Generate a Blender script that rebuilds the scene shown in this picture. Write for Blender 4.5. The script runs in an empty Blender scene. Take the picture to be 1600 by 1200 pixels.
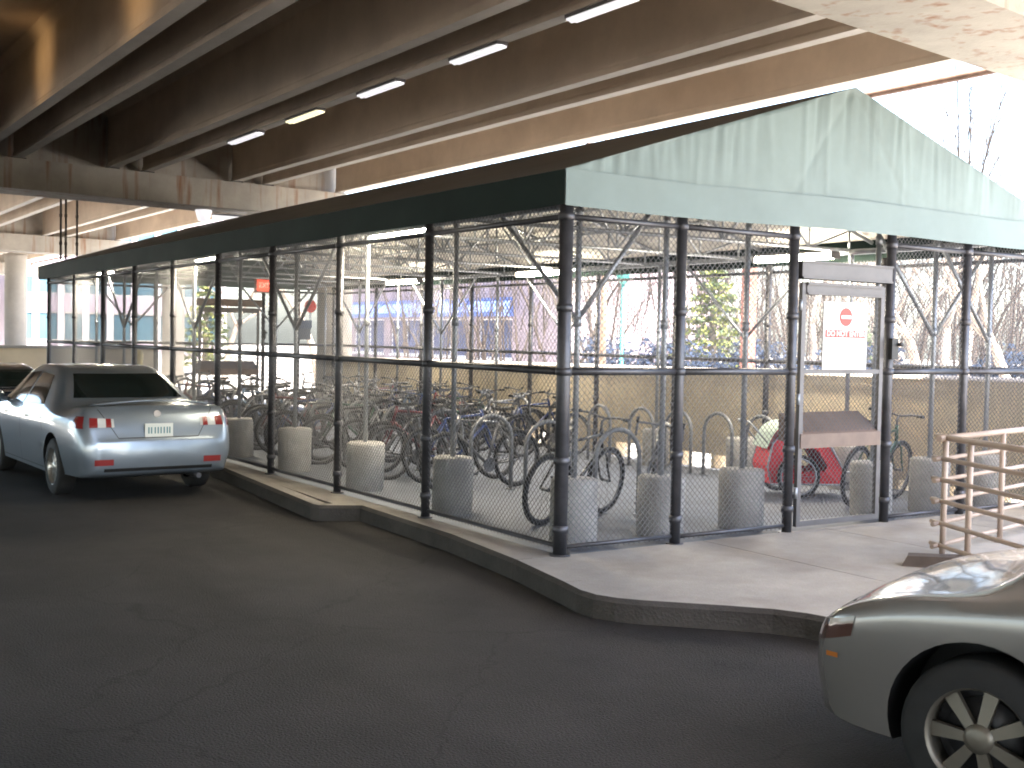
import bpy, bmesh, math, random
from math import sin, cos, pi, radians, sqrt, atan2, floor
from mathutils import Vector, Matrix
from mathutils.bvhtree import BVHTree

random.seed(7)
S = bpy.context.scene
COL = S.collection

# ------------------------------------------------------------------ camera, sky, sun, exposure
CAM = Vector((-5.42930, -7.53787, 1.85872))
YAW, PIT, ROL = 0.989881698, -0.0391737359, 0.0188254829
FPX = 1850.896
fw = Vector((cos(PIT)*cos(YAW), cos(PIT)*sin(YAW), sin(PIT)))
rt = Vector((sin(YAW), -cos(YAW), 0))
up = rt.cross(fw)
rt2 = cos(ROL)*rt + sin(ROL)*up
up2 = -sin(ROL)*rt + cos(ROL)*up
cd = bpy.data.cameras.new('camera')
cd.sensor_width = 36.0
cd.lens = FPX/1600*36.0
cd.clip_start = 0.05
cd.clip_end = 2000
co = bpy.data.objects.new('camera', cd)
M = Matrix((rt2, up2, -fw)).transposed().to_4x4()
M.translation = CAM
co.matrix_world = M
COL.objects.link(co)
S.camera = co

SUN_AZ, SUN_EL = radians(274), radians(60)
wd = bpy.data.worlds.new('World')
S.world = wd
wd.use_nodes = True
nt = wd.node_tree
bg = nt.nodes['Background']
sk = nt.nodes.new('ShaderNodeTexSky')
sk.sky_type = 'NISHITA'
sk.sun_disc = False
sk.sun_elevation = SUN_EL
sk.sun_rotation = pi/2 - SUN_AZ
sk.air_density = 1.0
sk.dust_density = 2.5
nt.links.new(sk.outputs[0], bg.inputs[0])
bg.inputs[1].default_value = 0.15
sl = bpy.data.lights.new('sun', 'SUN')
sl.energy = 5.0
sl.angle = radians(0.53)
sl.color = (1.0, 0.94, 0.85)
so = bpy.data.objects.new('sun', sl)
sd = Vector((cos(SUN_EL)*cos(SUN_AZ), cos(SUN_EL)*sin(SUN_AZ), sin(SUN_EL)))
so.rotation_euler = sd.to_track_quat('Z', 'Y').to_euler()
so.location = (0, 0, 40)
COL.objects.link(so)
S.view_settings.view_transform = 'Standard'
S.view_settings.look = 'None'
S.view_settings.gamma = 1
S.view_settings.use_curve_mapping = False
S.view_settings.exposure = 3.15
S.render.engine = 'CYCLES'
S.cycles.max_bounces = 8
S.cycles.diffuse_bounces = 5
S.cycles.use_denoising = True
S.cycles.caustics_reflective = False
S.cycles.caustics_refractive = False
S.cycles.filter_width = 1.9

# ------------------------------------------------------------------ materials
MATS = {}
def mat(name, col, rough=0.6, metal=0.0, var=0.15, scale=3.0, bump=0.0, bscale=60.0, coat=0.0,
        streak=None, emit=None, stretch=(1, 1, 1), spec=0.5, fine=0.0, rand=0.0, crack=None):
    if name in MATS:
        return MATS[name]
    m = bpy.data.materials.new(name)
    m.use_nodes = True
    n = m.node_tree.nodes
    L = m.node_tree.links
    b = n['Principled BSDF']
    b.inputs['Roughness'].default_value = rough
    b.inputs['Metallic'].default_value = metal
    b.inputs['Specular IOR Level'].default_value = spec
    if coat:
        b.inputs['Coat Weight'].default_value = coat
        b.inputs['Coat Roughness'].default_value = 0.06
    tc = n.new('ShaderNodeTexCoord')
    mp = n.new('ShaderNodeMapping')
    mp.inputs['Scale'].default_value = stretch
    L.new(tc.outputs['Object'], mp.inputs[0])
    nz = n.new('ShaderNodeTexNoise')
    nz.inputs['Scale'].default_value = scale
    nz.inputs['Detail'].default_value = 6
    nz.inputs['Roughness'].default_value = 0.65
    L.new(mp.outputs[0], nz.inputs['Vector'])
    mx = n.new('ShaderNodeMix')
    mx.data_type = 'RGBA'
    rp = n.new('ShaderNodeMapRange')
    rp.inputs[1].default_value = 0.3
    rp.inputs[2].default_value = 0.7
    L.new(nz.outputs['Fac'], rp.inputs[0])
    L.new(rp.outputs[0], mx.inputs[0])
    mx.inputs[6].default_value = tuple(max(0, c*(1-var)) for c in col) + (1,)
    mx.inputs[7].default_value = tuple(min(1, c*(1+var)) for c in col) + (1,)
    out = mx.outputs[2]
    if fine:
        n3 = n.new('ShaderNodeTexNoise')
        n3.inputs['Scale'].default_value = 90
        n3.inputs['Detail'].default_value = 3
        L.new(tc.outputs['Object'], n3.inputs['Vector'])
        m3 = n.new('ShaderNodeMix')
        m3.data_type = 'RGBA'
        m3.blend_type = 'OVERLAY'
        m3.inputs[0].default_value = fine
        L.new(out, m3.inputs[6])
        L.new(n3.outputs['Color'], m3.inputs[7])
        hs = n.new('ShaderNodeHueSaturation')
        hs.inputs['Saturation'].default_value = 0.6
        L.new(m3.outputs[2], hs.inputs['Color'])
        out = hs.outputs['Color']
    if streak:
        scol, amount, st = streak
        mp2 = n.new('ShaderNodeMapping')
        mp2.inputs['Scale'].default_value = st
        L.new(tc.outputs['Object'], mp2.inputs[0])
        n2 = n.new('ShaderNodeTexNoise')
        n2.inputs['Scale'].default_value = 1.0
        n2.inputs['Detail'].default_value = 5
        L.new(mp2.outputs[0], n2.inputs['Vector'])
        r2 = n.new('ShaderNodeMapRange')
        r2.inputs[1].default_value = 0.55
        r2.inputs[2].default_value = 0.72
        r2.inputs[4].default_value = amount
        L.new(n2.outputs['Fac'], r2.inputs[0])
        m2 = n.new('ShaderNodeMix')
        m2.data_type = 'RGBA'
        L.new(r2.outputs[0], m2.inputs[0])
        L.new(out, m2.inputs[6])
        m2.inputs[7].default_value = tuple(scol) + (1,)
        out = m2.outputs[2]
    if crack:
        wn = n.new('ShaderNodeTexNoise')
        wn.inputs['Scale'].default_value = 2.5
        wn.inputs['Detail'].default_value = 4
        L.new(tc.outputs['Object'], wn.inputs['Vector'])
        va = n.new('ShaderNodeVectorMath'); va.operation = 'MULTIPLY_ADD'
        va.inputs[1].default_value = (0.55, 0.55, 0.0)
        L.new(wn.outputs['Color'], va.inputs[0]); L.new(tc.outputs['Object'], va.inputs[2])
        vo = n.new('ShaderNodeTexVoronoi'); vo.feature = 'DISTANCE_TO_EDGE'
        vo.inputs['Scale'].default_value = crack[0]
        L.new(va.outputs[0], vo.inputs['Vector'])
        cr_ = n.new('ShaderNodeMapRange')
        cr_.inputs[1].default_value = 0.0; cr_.inputs[2].default_value = crack[1]
        cr_.inputs[3].default_value = crack[2]; cr_.inputs[4].default_value = 0.0
        L.new(vo.outputs['Distance'], cr_.inputs[0])
        mc = n.new('ShaderNodeMix'); mc.data_type = 'RGBA'
        L.new(cr_.outputs[0], mc.inputs[0]); L.new(out, mc.inputs[6])
        mc.inputs[7].default_value = tuple(c*0.3 for c in col)+(1,)
        out = mc.outputs[2]
    if rand:
        oi = n.new('ShaderNodeObjectInfo')
        rr = n.new('ShaderNodeMapRange')
        rr.inputs[3].default_value = 1-rand; rr.inputs[4].default_value = 1+rand*0.6
        L.new(oi.outputs['Random'], rr.inputs[0])
        hv = n.new('ShaderNodeHueSaturation')
        L.new(rr.outputs[0], hv.inputs['Value']); L.new(out, hv.inputs['Color'])
        out = hv.outputs['Color']
    L.new(out, b.inputs['Base Color'])
    if bump:
        nb = n.new('ShaderNodeTexNoise')
        nb.inputs['Scale'].default_value = bscale
        nb.inputs['Detail'].default_value = 4
        L.new(tc.outputs['Object'], nb.inputs['Vector'])
        bp = n.new('ShaderNodeBump')
        bp.inputs['Strength'].default_value = bump
        bp.inputs['Distance'].default_value = 0.02
        L.new(nb.outputs['Fac'], bp.inputs['Height'])
        L.new(bp.outputs[0], b.inputs['Normal'])
    if emit:
        b.inputs['Emission Color'].default_value = tuple(emit[0]) + (1,)
        b.inputs['Emission Strength'].default_value = emit[1]
    MATS[name] = m
    return m

ASPH = mat('asphalt', (0.033, 0.027, 0.0235), 0.72, var=0.5, scale=0.55, bump=1.0, bscale=75, fine=0.85, spec=0.3, crack=(0.42, 0.006, 0.65),
           streak=((0.009, 0.008, 0.0075), 0.8, (0.9, 0.22, 1)))
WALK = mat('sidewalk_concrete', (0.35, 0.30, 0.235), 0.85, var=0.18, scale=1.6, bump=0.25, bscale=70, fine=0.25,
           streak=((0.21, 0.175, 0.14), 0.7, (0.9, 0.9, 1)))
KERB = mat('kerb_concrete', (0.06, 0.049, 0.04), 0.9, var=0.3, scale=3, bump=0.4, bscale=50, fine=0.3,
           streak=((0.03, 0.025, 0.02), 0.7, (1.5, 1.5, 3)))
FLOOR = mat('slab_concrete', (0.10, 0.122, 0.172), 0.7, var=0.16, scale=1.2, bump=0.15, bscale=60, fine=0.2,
            streak=((0.08, 0.09, 0.115), 0.55, (0.7, 0.7, 1)))  # blue of the skylight put into the slab colour
BRID = mat('bridge_concrete', (0.54, 0.465, 0.385), 0.85, var=0.16, scale=0.9, bump=0.12, bscale=30,
           streak=((0.42, 0.345, 0.27), 0.5, (0.35, 0.35, 1.2)))
BRIDF = mat('bridge_flange_concrete', (0.52, 0.49, 0.45), 0.8, var=0.1, scale=2)
CAPM = mat('stained_cap_concrete', (0.37, 0.345, 0.305), 0.85, var=0.2, scale=1.2, bump=0.15, bscale=30,
           streak=((0.22, 0.085, 0.025), 0.75, (6.5, 6.5, 0.55)))
COLM = mat('column_concrete', (0.40, 0.37, 0.33), 0.85, var=0.12, scale=1.5, bump=0.1)
TANW = mat('tan_wall_concrete', (0.76, 0.63, 0.44), 0.85, var=0.1, scale=0.8, bump=0.15, bscale=40,
           streak=((0.62, 0.51, 0.355), 0.5, (1.2, 1.2, 0.3)))
FORE = mat('pale_forecourt_concrete', (0.50, 0.46, 0.40), 0.9, var=0.12, scale=0.4)
OUTG = mat('pale_ground', (0.50, 0.45, 0.38), 0.95, var=0.15, scale=0.15, bump=0.2, fine=0.2)
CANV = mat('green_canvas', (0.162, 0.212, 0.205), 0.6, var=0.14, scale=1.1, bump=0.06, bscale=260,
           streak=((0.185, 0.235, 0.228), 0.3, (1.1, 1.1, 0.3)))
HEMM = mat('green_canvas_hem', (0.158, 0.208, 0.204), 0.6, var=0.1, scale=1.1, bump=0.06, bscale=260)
VALM = mat('shaded_canvas_valance', (0.010, 0.024, 0.022), 0.75, var=0.2, scale=1.3, spec=0.2)  # same cloth as the gable; shade on the long sides put into the colour
CANR = mat('brown_reflection_roof', (0.095, 0.08, 0.06), 0.6, var=0.2, scale=0.8,
           streak=((0.09, 0.07, 0.045), 0.6, (0.8, 0.2, 1)))  # dusty green cloth; brown grazing reflection of the beams put into the colour
CANL = mat('canvas_lining', (0.62, 0.60, 0.56), 0.8, var=0.22, scale=2.2)
STEEL = mat('dark_galvanised_steel', (0.085, 0.085, 0.095), 0.42, 0.6, var=0.3, scale=6)
GALV = mat('galvanised_steel', (0.33, 0.35, 0.38), 0.45, 0.75, var=0.2, scale=8)
WIRE = mat('chain_link_wire', (0.16, 0.16, 0.17), 0.5, 0.4, var=0.15, scale=4)
DRUM = mat('ballast_concrete', (0.36, 0.34, 0.31), 0.9, var=0.25, scale=3.2, bump=0.45, bscale=38, fine=0.3, rand=0.2,
           streak=((0.23, 0.215, 0.20), 0.6, (4, 4, 0.9)))
RAILP = mat('tan_rail_paint', (0.40, 0.31, 0.25), 0.55, var=0.15, scale=6)
BROWN = mat('brown_door_panel', (0.17, 0.115, 0.088), 0.5, var=0.2, scale=5)
LEAFM = mat('dark_gate_steel', (0.12, 0.115, 0.12), 0.45, 0.3, var=0.15, scale=5)
GREYP = mat('grey_door_steel', (0.115, 0.107, 0.107), 0.45, 0.2, var=0.12, scale=5)
WHITE = mat('white_sign_face', (0.82, 0.82, 0.82), 0.4, var=0.03)
REDS = mat('red_sign_ink', (0.62, 0.04, 0.03), 0.4, var=0.05)
BLACKP = mat('black_plastic', (0.012, 0.012, 0.013), 0.5, var=0.2)
RUBB = mat('tyre_rubber', (0.017, 0.017, 0.018), 0.8, var=0.25, scale=12)
ALLOY = mat('wheel_alloy', (0.55, 0.54, 0.52), 0.3, 0.85, var=0.08)
CHROME = mat('chrome_trim', (0.7, 0.7, 0.7), 0.15, 1.0, var=0.03)
GLASS = mat('dark_car_glass', (0.010, 0.016, 0.016), 0.05, var=0.1, spec=0.8)
SILV = mat('silver_paint', (0.26, 0.305, 0.36), 0.28, 0.55, var=0.03, coat=1.0)
BEIGE = mat('pewter_paint', (0.27, 0.258, 0.252), 0.25, 0.5, var=0.03, coat=1.0)
BLUEC = mat('dark_blue_paint', (0.03, 0.04, 0.06), 0.25, 0.4, var=0.03, coat=1.0)
TAILR = mat('tail_lamp_red', (0.24, 0.022, 0.022), 0.15, var=0.05, coat=0.6)
CLEARL = mat('clear_lamp_lens', (0.62, 0.63, 0.64), 0.12, var=0.05, coat=0.6)
AMBER = mat('amber_lens', (0.55, 0.18, 0.03), 0.15, var=0.05, coat=0.5)
PLATE = mat('licence_plate_white', (0.78, 0.80, 0.78), 0.4, var=0.03)
PLINK = mat('plate_ink', (0.05, 0.22, 0.26), 0.4, var=0.05)
TUBEL = mat('lit_fluorescent_diffuser', (0.9, 0.85, 0.75), 0.5, emit=((1.0, 0.88, 0.66), 32.0))
TUBEC = mat('lit_cool_diffuser', (0.8, 0.8, 0.8), 0.5, emit=((0.98, 0.95, 1.0), 0.10))
TUBEW = mat('lit_warm_diffuser', (0.8, 0.75, 0.6), 0.5, emit=((1.0, 0.88, 0.55), 0.16))
EXITR = mat('lit_exit_face', (0.7, 0.08, 0.04), 0.4, emit=((1.0, 0.10, 0.05), 0.28))
EXITT = mat('lit_exit_letters', (0.8, 0.3, 0.25), 0.4, emit=((1.0, 0.35, 0.25), 0.30))
REDF = mat('red_fabric', (0.55, 0.015, 0.025), 0.6, var=0.15, scale=5, bump=0.1, bscale=80)
MINT = mat('pale_mint_fabric', (0.55, 0.65, 0.58), 0.7, var=0.1)
PINKW = mat('pinkish_render', (0.34, 0.28, 0.31), 0.9, var=0.06, scale=0.5)
BLUEA = mat('blue_awning', (0.12, 0.19, 0.48), 0.7, var=0.08)
BLUEG = mat('blue_shop_glass', (0.07, 0.09, 0.19), 0.12, var=0.2, scale=0.6)
MAUVE = mat('mauve_cladding', (0.26, 0.22, 0.26), 0.8, var=0.08, scale=0.4)
TEALG = mat('teal_window_glass', (0.05, 0.10, 0.13), 0.15, var=0.2, scale=0.5)
BARK = mat('pale_bark', (0.36, 0.30, 0.25), 0.9, var=0.25, scale=5, bump=0.4, bscale=20)
TWIG = mat('twig_bark', (0.062, 0.046, 0.038), 0.9, var=0.25, scale=2)
LEAFG = mat('evergreen_needles', (0.075, 0.11, 0.05), 0.7, var=0.4, scale=1.5)
LEAFY = mat('yellow_green_leaves', (0.24, 0.26, 0.07), 0.7, var=0.3, scale=1.5)
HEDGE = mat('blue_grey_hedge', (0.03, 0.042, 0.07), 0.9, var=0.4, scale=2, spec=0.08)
TEAL = mat('teal_pole_paint', (0.05, 0.30, 0.27), 0.45, var=0.1)
DUCT = mat('dark_conduit', (0.09, 0.075, 0.065), 0.6, var=0.3, scale=8)
BOXG = mat('blue_grey_box_paint', (0.10, 0.12, 0.15), 0.5, var=0.1)
ADDLENS = mat('added_flood_lens', (0.8, 0.5, 0.2), 0.4, emit=((1.0, 0.6, 0.22), 1.5))  # glowing lens of the added flood lights
BIKEM = mat('bicycle_metal', (0.13, 0.13, 0.14), 0.45, 0.5, var=0.2, scale=8)
RACKM = mat('rack_steel', (0.20, 0.205, 0.215), 0.5, 0.5, var=0.2, scale=8)
PIPEM = mat('rusty_brown_pipe', (0.20, 0.13, 0.10), 0.7, var=0.3, scale=5)

# ------------------------------------------------------------------ mesh helpers
class MB:
    def __init__(self):
        self.v = []; self.f = []; self.m = []; self.s = []
    def add(self, vs, fs, mi=0, smooth=False):
        o = len(self.v)
        self.v += [tuple(x) for x in vs]
        for f in fs:
            self.f.append(tuple(i+o for i in f)); self.m.append(mi); self.s.append(smooth)
    def box(self, a, b, mi=0, rot=0.0, piv=None):
        x0, y0, z0 = a; x1, y1, z1 = b
        vs = [(x0,y0,z0),(x1,y0,z0),(x1,y1,z0),(x0,y1,z0),(x0,y0,z1),(x1,y0,z1),(x1,y1,z1),(x0,y1,z1)]
        if rot:
            px, py = piv if piv else ((x0+x1)/2, (y0+y1)/2)
            c, s = cos(rot), sin(rot)
            vs = [(px+(x-px)*c-(y-py)*s, py+(x-px)*s+(y-py)*c, z) for x, y, z in vs]
        self.add(vs, [(0,3,2,1),(4,5,6,7),(0,1,5,4),(1,2,6,5),(2,3,7,6),(3,0,4,7)], mi)
    def prism(self, poly, z0, z1, mi=0):
        n = len(poly)
        vs = [(x,y,z0) for x,y in poly] + [(x,y,z1) for x,y in poly]
        fs = [tuple(range(n-1,-1,-1)), tuple(range(n,2*n))] + [(i,(i+1)%n,n+(i+1)%n,n+i) for i in range(n)]
        self.add(vs, fs, mi)
    def tube(self, pts, r, n=8, mi=0, caps=True, smooth=True, closed=False):
        P = [Vector(p) for p in pts]
        k = len(P)
        rs = r if isinstance(r, (list, tuple)) else [r]*k
        vs = []
        prev = None
        for i in range(k):
            if closed:
                d = P[(i+1)%k]-P[i-1]
            else:
                d = P[min(i+1,k-1)]-P[max(i-1,0)]
            if d.length < 1e-9: d = Vector((0,0,1))
            d.normalize()
            if prev is None:
                a = Vector((0,0,1)) if abs(d.z) < 0.9 else Vector((1,0,0))
                u = d.cross(a).normalized()
            else:
                u = prev - d*prev.dot(d)
                if u.length < 1e-6: u = d.cross(Vector((0,0,1)))
                u.normalize()
            prev = u
            w = d.cross(u)
            for j in range(n):
                t = 2*pi*j/n
                vs.append(P[i] + (u*cos(t)+w*sin(t))*rs[i])
        fs = []
        rng = k if closed else k-1
        for i in range(rng):
            for j in range(n):
                a = i*n+j; b = i*n+(j+1)%n
                c2 = ((i+1)%k)*n+(j+1)%n; d2 = ((i+1)%k)*n+j
                fs.append((a,b,c2,d2))
        self.add(vs, fs, mi, smooth)
        if caps and not closed:
            o = len(self.v)-k*n
            self.f.append(tuple(o+j for j in range(n-1,-1,-1))); self.m.append(mi); self.s.append(False)
            self.f.append(tuple(o+(k-1)*n+j for j in range(n))); self.m.append(mi); self.s.append(False)
    def lathe(self, prof, n=20, axis='z', c=(0,0,0), mi=0, smooth=True, caps=True):
        vs = []
        for r, h in prof:
            for j in range(n):
                t = 2*pi*j/n
                if axis == 'z': p = (c[0]+r*cos(t), c[1]+r*sin(t), c[2]+h)
                elif axis == 'y': p = (c[0]+r*cos(t), c[1]+h, c[2]-r*sin(t))
                else: p = (c[0]+h, c[1]+r*cos(t), c[2]+r*sin(t))
                vs.append(p)
        fs = []
        for i in range(len(prof)-1):
            for j in range(n):
                fs.append((i*n+j, i*n+(j+1)%n, (i+1)*n+(j+1)%n, (i+1)*n+j))
        self.add(vs, fs, mi, smooth)
        o = len(self.v)-len(vs)
        if caps and prof[0][0] > 1e-4:
            self.f.append(tuple(o+j for j in range(n-1,-1,-1))); self.m.append(mi); self.s.append(False)
        if caps and prof[-1][0] > 1e-4:
            q = o+(len(prof)-1)*n
            self.f.append(tuple(q+j for j in range(n))); self.m.append(mi); self.s.append(False)
    def grid(self, fn, nu, nv, mi=0, smooth=True):
        vs = [fn(i/nu, j/nv) for j in range(nv+1) for i in range(nu+1)]
        fs = [(j*(nu+1)+i, j*(nu+1)+i+1, (j+1)*(nu+1)+i+1, (j+1)*(nu+1)+i) for j in range(nv) for i in range(nu)]
        self.add(vs, fs, mi, smooth)
    def mesh(self, name, mats):
        me = bpy.data.meshes.new(name)
        me.from_pydata(self.v, [], self.f)
        for m in (mats if isinstance(mats, (list, tuple)) else [mats]):
            me.materials.append(m)
        me.polygons.foreach_set('material_index', self.m)
        me.polygons.foreach_set('use_smooth', self.s)
        me.update()
        return me
    def build(self, name, mats, parent=None):
        return link(name, self.mesh(name, mats), parent)

def link(name, data, parent=None):
    o = bpy.data.objects.new(name, data)
    COL.objects.link(o)
    if parent is not None:
        o.parent = parent
        r = parent
        off = Vector((0,0,0))
        while r is not None:
            off += r.location
            r = r.parent
        if not parent.get('_local'):
            o.matrix_parent_inverse = Matrix.Translation(-parent.location)
    return o

def tag(o, label=None, cat=None, group=None, kind=None):
    if label:
        assert 4 <= len(label.split()) <= 16, label
        o['label'] = label
    if cat: o['category'] = cat
    if group: o['group'] = group
    if kind: o['kind'] = kind
    return o

def root(name, loc, label, cat, group=None, local=False):
    """Empty at the base of a thing. Children are given in world coordinates unless local."""
    o = bpy.data.objects.new(name, None)
    o.empty_display_size = 0.2
    COL.objects.link(o)
    o.location = loc
    if local: o['_local'] = 1
    return tag(o, label, cat, group)

def copy_tree(o, parent=None):
    c = o.copy()
    COL.objects.link(c)
    if parent is not None:
        c.parent = parent
        c.matrix_parent_inverse = o.matrix_parent_inverse.copy()
    for ch in list(o.children):
        copy_tree(ch, c)
    return c

ORD = ['first','second','third','fourth','fifth','sixth','seventh','eighth','ninth','tenth','eleventh','twelfth',
       'thirteenth','fourteenth','fifteenth','sixteenth','seventeenth','eighteenth','nineteenth','twentieth']

# ------------------------------------------------------------------ main measures (metres)
W = 6.4            # cage width (x), gable towards the camera is y = 0
LEN = 18.2         # cage length (y)
ZS = 0.15          # sidewalk level
def floorz(x, y):
    sx = min(1, max(0, x/6.4)); sy = min(1, max(0, (y+1.5)/8))
    return ZS - 0.17*sx*sy

# ------------------------------------------------------------------ sky is the world; ground, road, sidewalk
b = MB()
b.box((-60, -60, -1.2), (1.6, 29, 0.0))
b.box((-8.5, 29.0, -1.2), (1.6, 130, 0.0))
tag(b.build('road', ASPH), kind='structure')
b = MB()
b.box((-120, 29.004, -1.2), (-8.504, 160, 0.0))
tag(b.build('forecourt', FORE), kind='structure')

b = MB()
b.grid(lambda u, v: (6.58+u*120, -60+v*240, -0.06), 24, 24)
tag(b.build('ground', OUTG), kind='structure')

kerb_line = [(-0.30, 26), (-0.30, 7.0), (-0.62, 3.42), (-0.58, 3.30), (-0.22, 3.12), (-0.29, 1.25), (-0.44, 0.0),
             (-0.60, -0.85), (-0.66, -1.12), (-0.655, -1.3), (-0.59, -1.46), (-0.48, -1.60), (-0.1, -1.98), (0.10, -2.2), (0.2, -2.38), (0.27, -2.65), (0.36, -3.4), (0.6, -5.0), (0.75, -9.0), (0.75, -30)]
def inset(line, d):
    out = []
    for i, (x, y) in enumerate(line):
        a = Vector(line[max(0,i-1)]); c = Vector(line[min(len(line)-1,i+1)])
        t = (c-a).normalized()
        n = Vector((-t.y, t.x))
        out.append((x+n.x*d, y+n.y*d))
    return out
inner = inset(kerb_line, 0.16)
b = MB()
for i in range(len(kerb_line)-1):
    p0, p1 = Vector(kerb_line[i]), Vector(kerb_line[i+1])
    q0, q1 = Vector(inner[i]), Vector(inner[i+1])
    n = max(1, int((p1-p0).length/1.8)) if p1.y > -12 else 1
    for k in range(n):
        a0, a1 = k/n, (k+1)/n
        g = (0.003 if (p1-p0).length > 0.8 else -0.0002)/max(0.1, (p1-p0).length)
        a0 += g; a1 -= g
        P = [p0.lerp(p1, a0), p0.lerp(p1, a1), q0.lerp(q1, a1), q0.lerp(q1, a0)]
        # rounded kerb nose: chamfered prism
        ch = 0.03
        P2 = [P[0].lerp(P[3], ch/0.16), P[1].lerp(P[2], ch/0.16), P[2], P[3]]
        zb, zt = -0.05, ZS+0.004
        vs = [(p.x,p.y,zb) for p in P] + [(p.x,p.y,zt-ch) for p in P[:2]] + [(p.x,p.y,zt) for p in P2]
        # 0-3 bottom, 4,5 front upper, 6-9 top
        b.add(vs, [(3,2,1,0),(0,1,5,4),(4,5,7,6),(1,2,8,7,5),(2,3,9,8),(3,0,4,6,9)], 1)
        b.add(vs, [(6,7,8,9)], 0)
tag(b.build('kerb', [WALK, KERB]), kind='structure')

# sidewalk: an apron in front of the gable, and a strip along the road side, each cut into slabs by open joints
b = MB()
def walk_slab(poly):
    b.prism(poly, -0.3, ZS)
ys = [26, 22, 18, 14, 10, 7.0, 5.2, 3.42]
def kx(y):
    for i in range(len(inner)-1):
        (x0,y0),(x1,y1) = inner[i], inner[i+1]
        if y1 <= y <= y0:
            t = (y0-y)/(y0-y1) if y0 != y1 else 0
            return x0+(x1-x0)*t
    return inner[-1][0]
cuts = [26, 22, 18, 14, 10, 7.0, 5.2, 3.36, 3.12, 1.25, 0.0]
J = 0.004
for i in range(len(cuts)-1):
    y0, y1 = cuts[i], cuts[i+1]
    walk_slab([(kx(y0-J), y0-J), (kx(y1+J), y1+J), (-0.003, y1+J), (-0.003, y0-J)])
cuts = [0.0, -0.85, -1.12, -1.3, -1.46, -1.60, -1.98, -2.2, -2.38, -2.65, -3.4, -5.0, -7.0, -9.0, -15, -30]
xs = [1.5, 3.0, 4.5, 6.57]
for i in range(len(cuts)-1):
    y0, y1 = cuts[i], cuts[i+1]
    jj0 = J if cuts[i] in (0.0, -2.65, -5.0, -7.0, -9.0, -15) else 0
    jj1 = J if cuts[i+1] in (-2.65, -5.0, -7.0, -9.0, -15) else 0
    xa = None
    for x in xs:
        if xa is None:
            walk_slab([(kx(y0-1e-4), y0-jj0), (kx(y1+1e-4), y1+jj1), (x-J, y1+jj1), (x-J, y0-jj0)])
        else:
            walk_slab([(xa+J, y0-jj0), (xa+J, y1+jj1), (x-J, y1+jj1), (x-J, y0-jj0)])
        xa = x
tag(b.build('sidewalk', WALK), kind='structure')

b = MB()
b.grid(lambda u, v: (u*6.575, 0.001+v*26, floorz(u*6.575, v*26)), 20, 60)
tag(b.build('shelter_floor', FLOOR), kind='structure')
b = MB()
b.box((-0.3, 26.0, -0.5), (6.575, 60, 0.02))
tag(b.build('pavement', OUTG), kind='structure')

# ------------------------------------------------------------------ overpass
ov = root('overpass', (0, 18, 0), 'concrete highway overpass with paired beams and rust stained pier caps above the bike shelter', 'overpass')
ZG = 5.0; ZD = 6.1
PER = 18.2
SK = 0.13
def capy(k, x): return -0.95 + PER*k + SK*(x-2.0)      # near (front) edges of the bent caps; bent 0 has its far edge there
CW = 1.1
# deck: strip over the road and a strip over the shelter
b = MB()
b.box((-7.5, -20, ZD), (-0.4, 110, ZD+0.5))
b.box((-46, -34, ZD), (-7.5, 28, ZD+0.5))
b.box((-0.4, -7.0, ZD), (6.45, 110, ZD+0.5))
b.build('deck', BRID, ov)
b = MB()
b.box((6.25, -7.0, ZD+0.5), (6.45, 110, ZD+1.35))
b.build('parapet', BRID, ov)
stems = [5.82, 4.03, 3.32, 1.40, 0.70, -1.05, -1.75, -3.6, -4.3, -6.1, -6.8, -8.6, -9.3, -11.1, -11.8, -13.6, -14.3, -16.1, -16.8]
def stem_mesh(x, y0, y1):
    m = MB()
    hw = 0.072; fb = 0.085
    prof = [(-fb, ZG), (fb, ZG), (fb, ZG+0.07), (hw, ZG+0.10), (hw, ZD-0.15), (hw+0.10, ZD), (-hw-0.10, ZD), (-hw, ZD-0.15), (-hw, ZG+0.10), (-fb, ZG+0.07)]
    n = len(prof)
    vs = [(x+p, y0+SK*0, z) for p, z in prof] + [(x+p, y1, z) for p, z in prof]
    fs = [(i, (i+1)%n, n+(i+1)%n, n+i) for i in range(n)] + [tuple(range(n-1,-1,-1)), tuple(range(n, 2*n))]
    m.add(vs, fs, 0)
    m.m[0] = 1
    return m
for span in range(-1, 4):
    for x in stems:
        if span >= 2 and x < -7.4: continue
        if span == -1 and x > -0.9:
            y0, y1 = -6.8, capy(0, x)-CW+0.12
        elif span == -1:
            y0, y1 = -19.8, capy(0, x)-CW+0.12
        else:
            y0 = capy(span, x)-0.12
            y1 = capy(span+1, x)-(0 if span+1 == 0 else CW)+0.12
            if x < -7.4: y1 = min(y1, 27.9)
        stem_mesh(x, y0, y1).build('girder', [BRID, BRIDF], ov)
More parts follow.
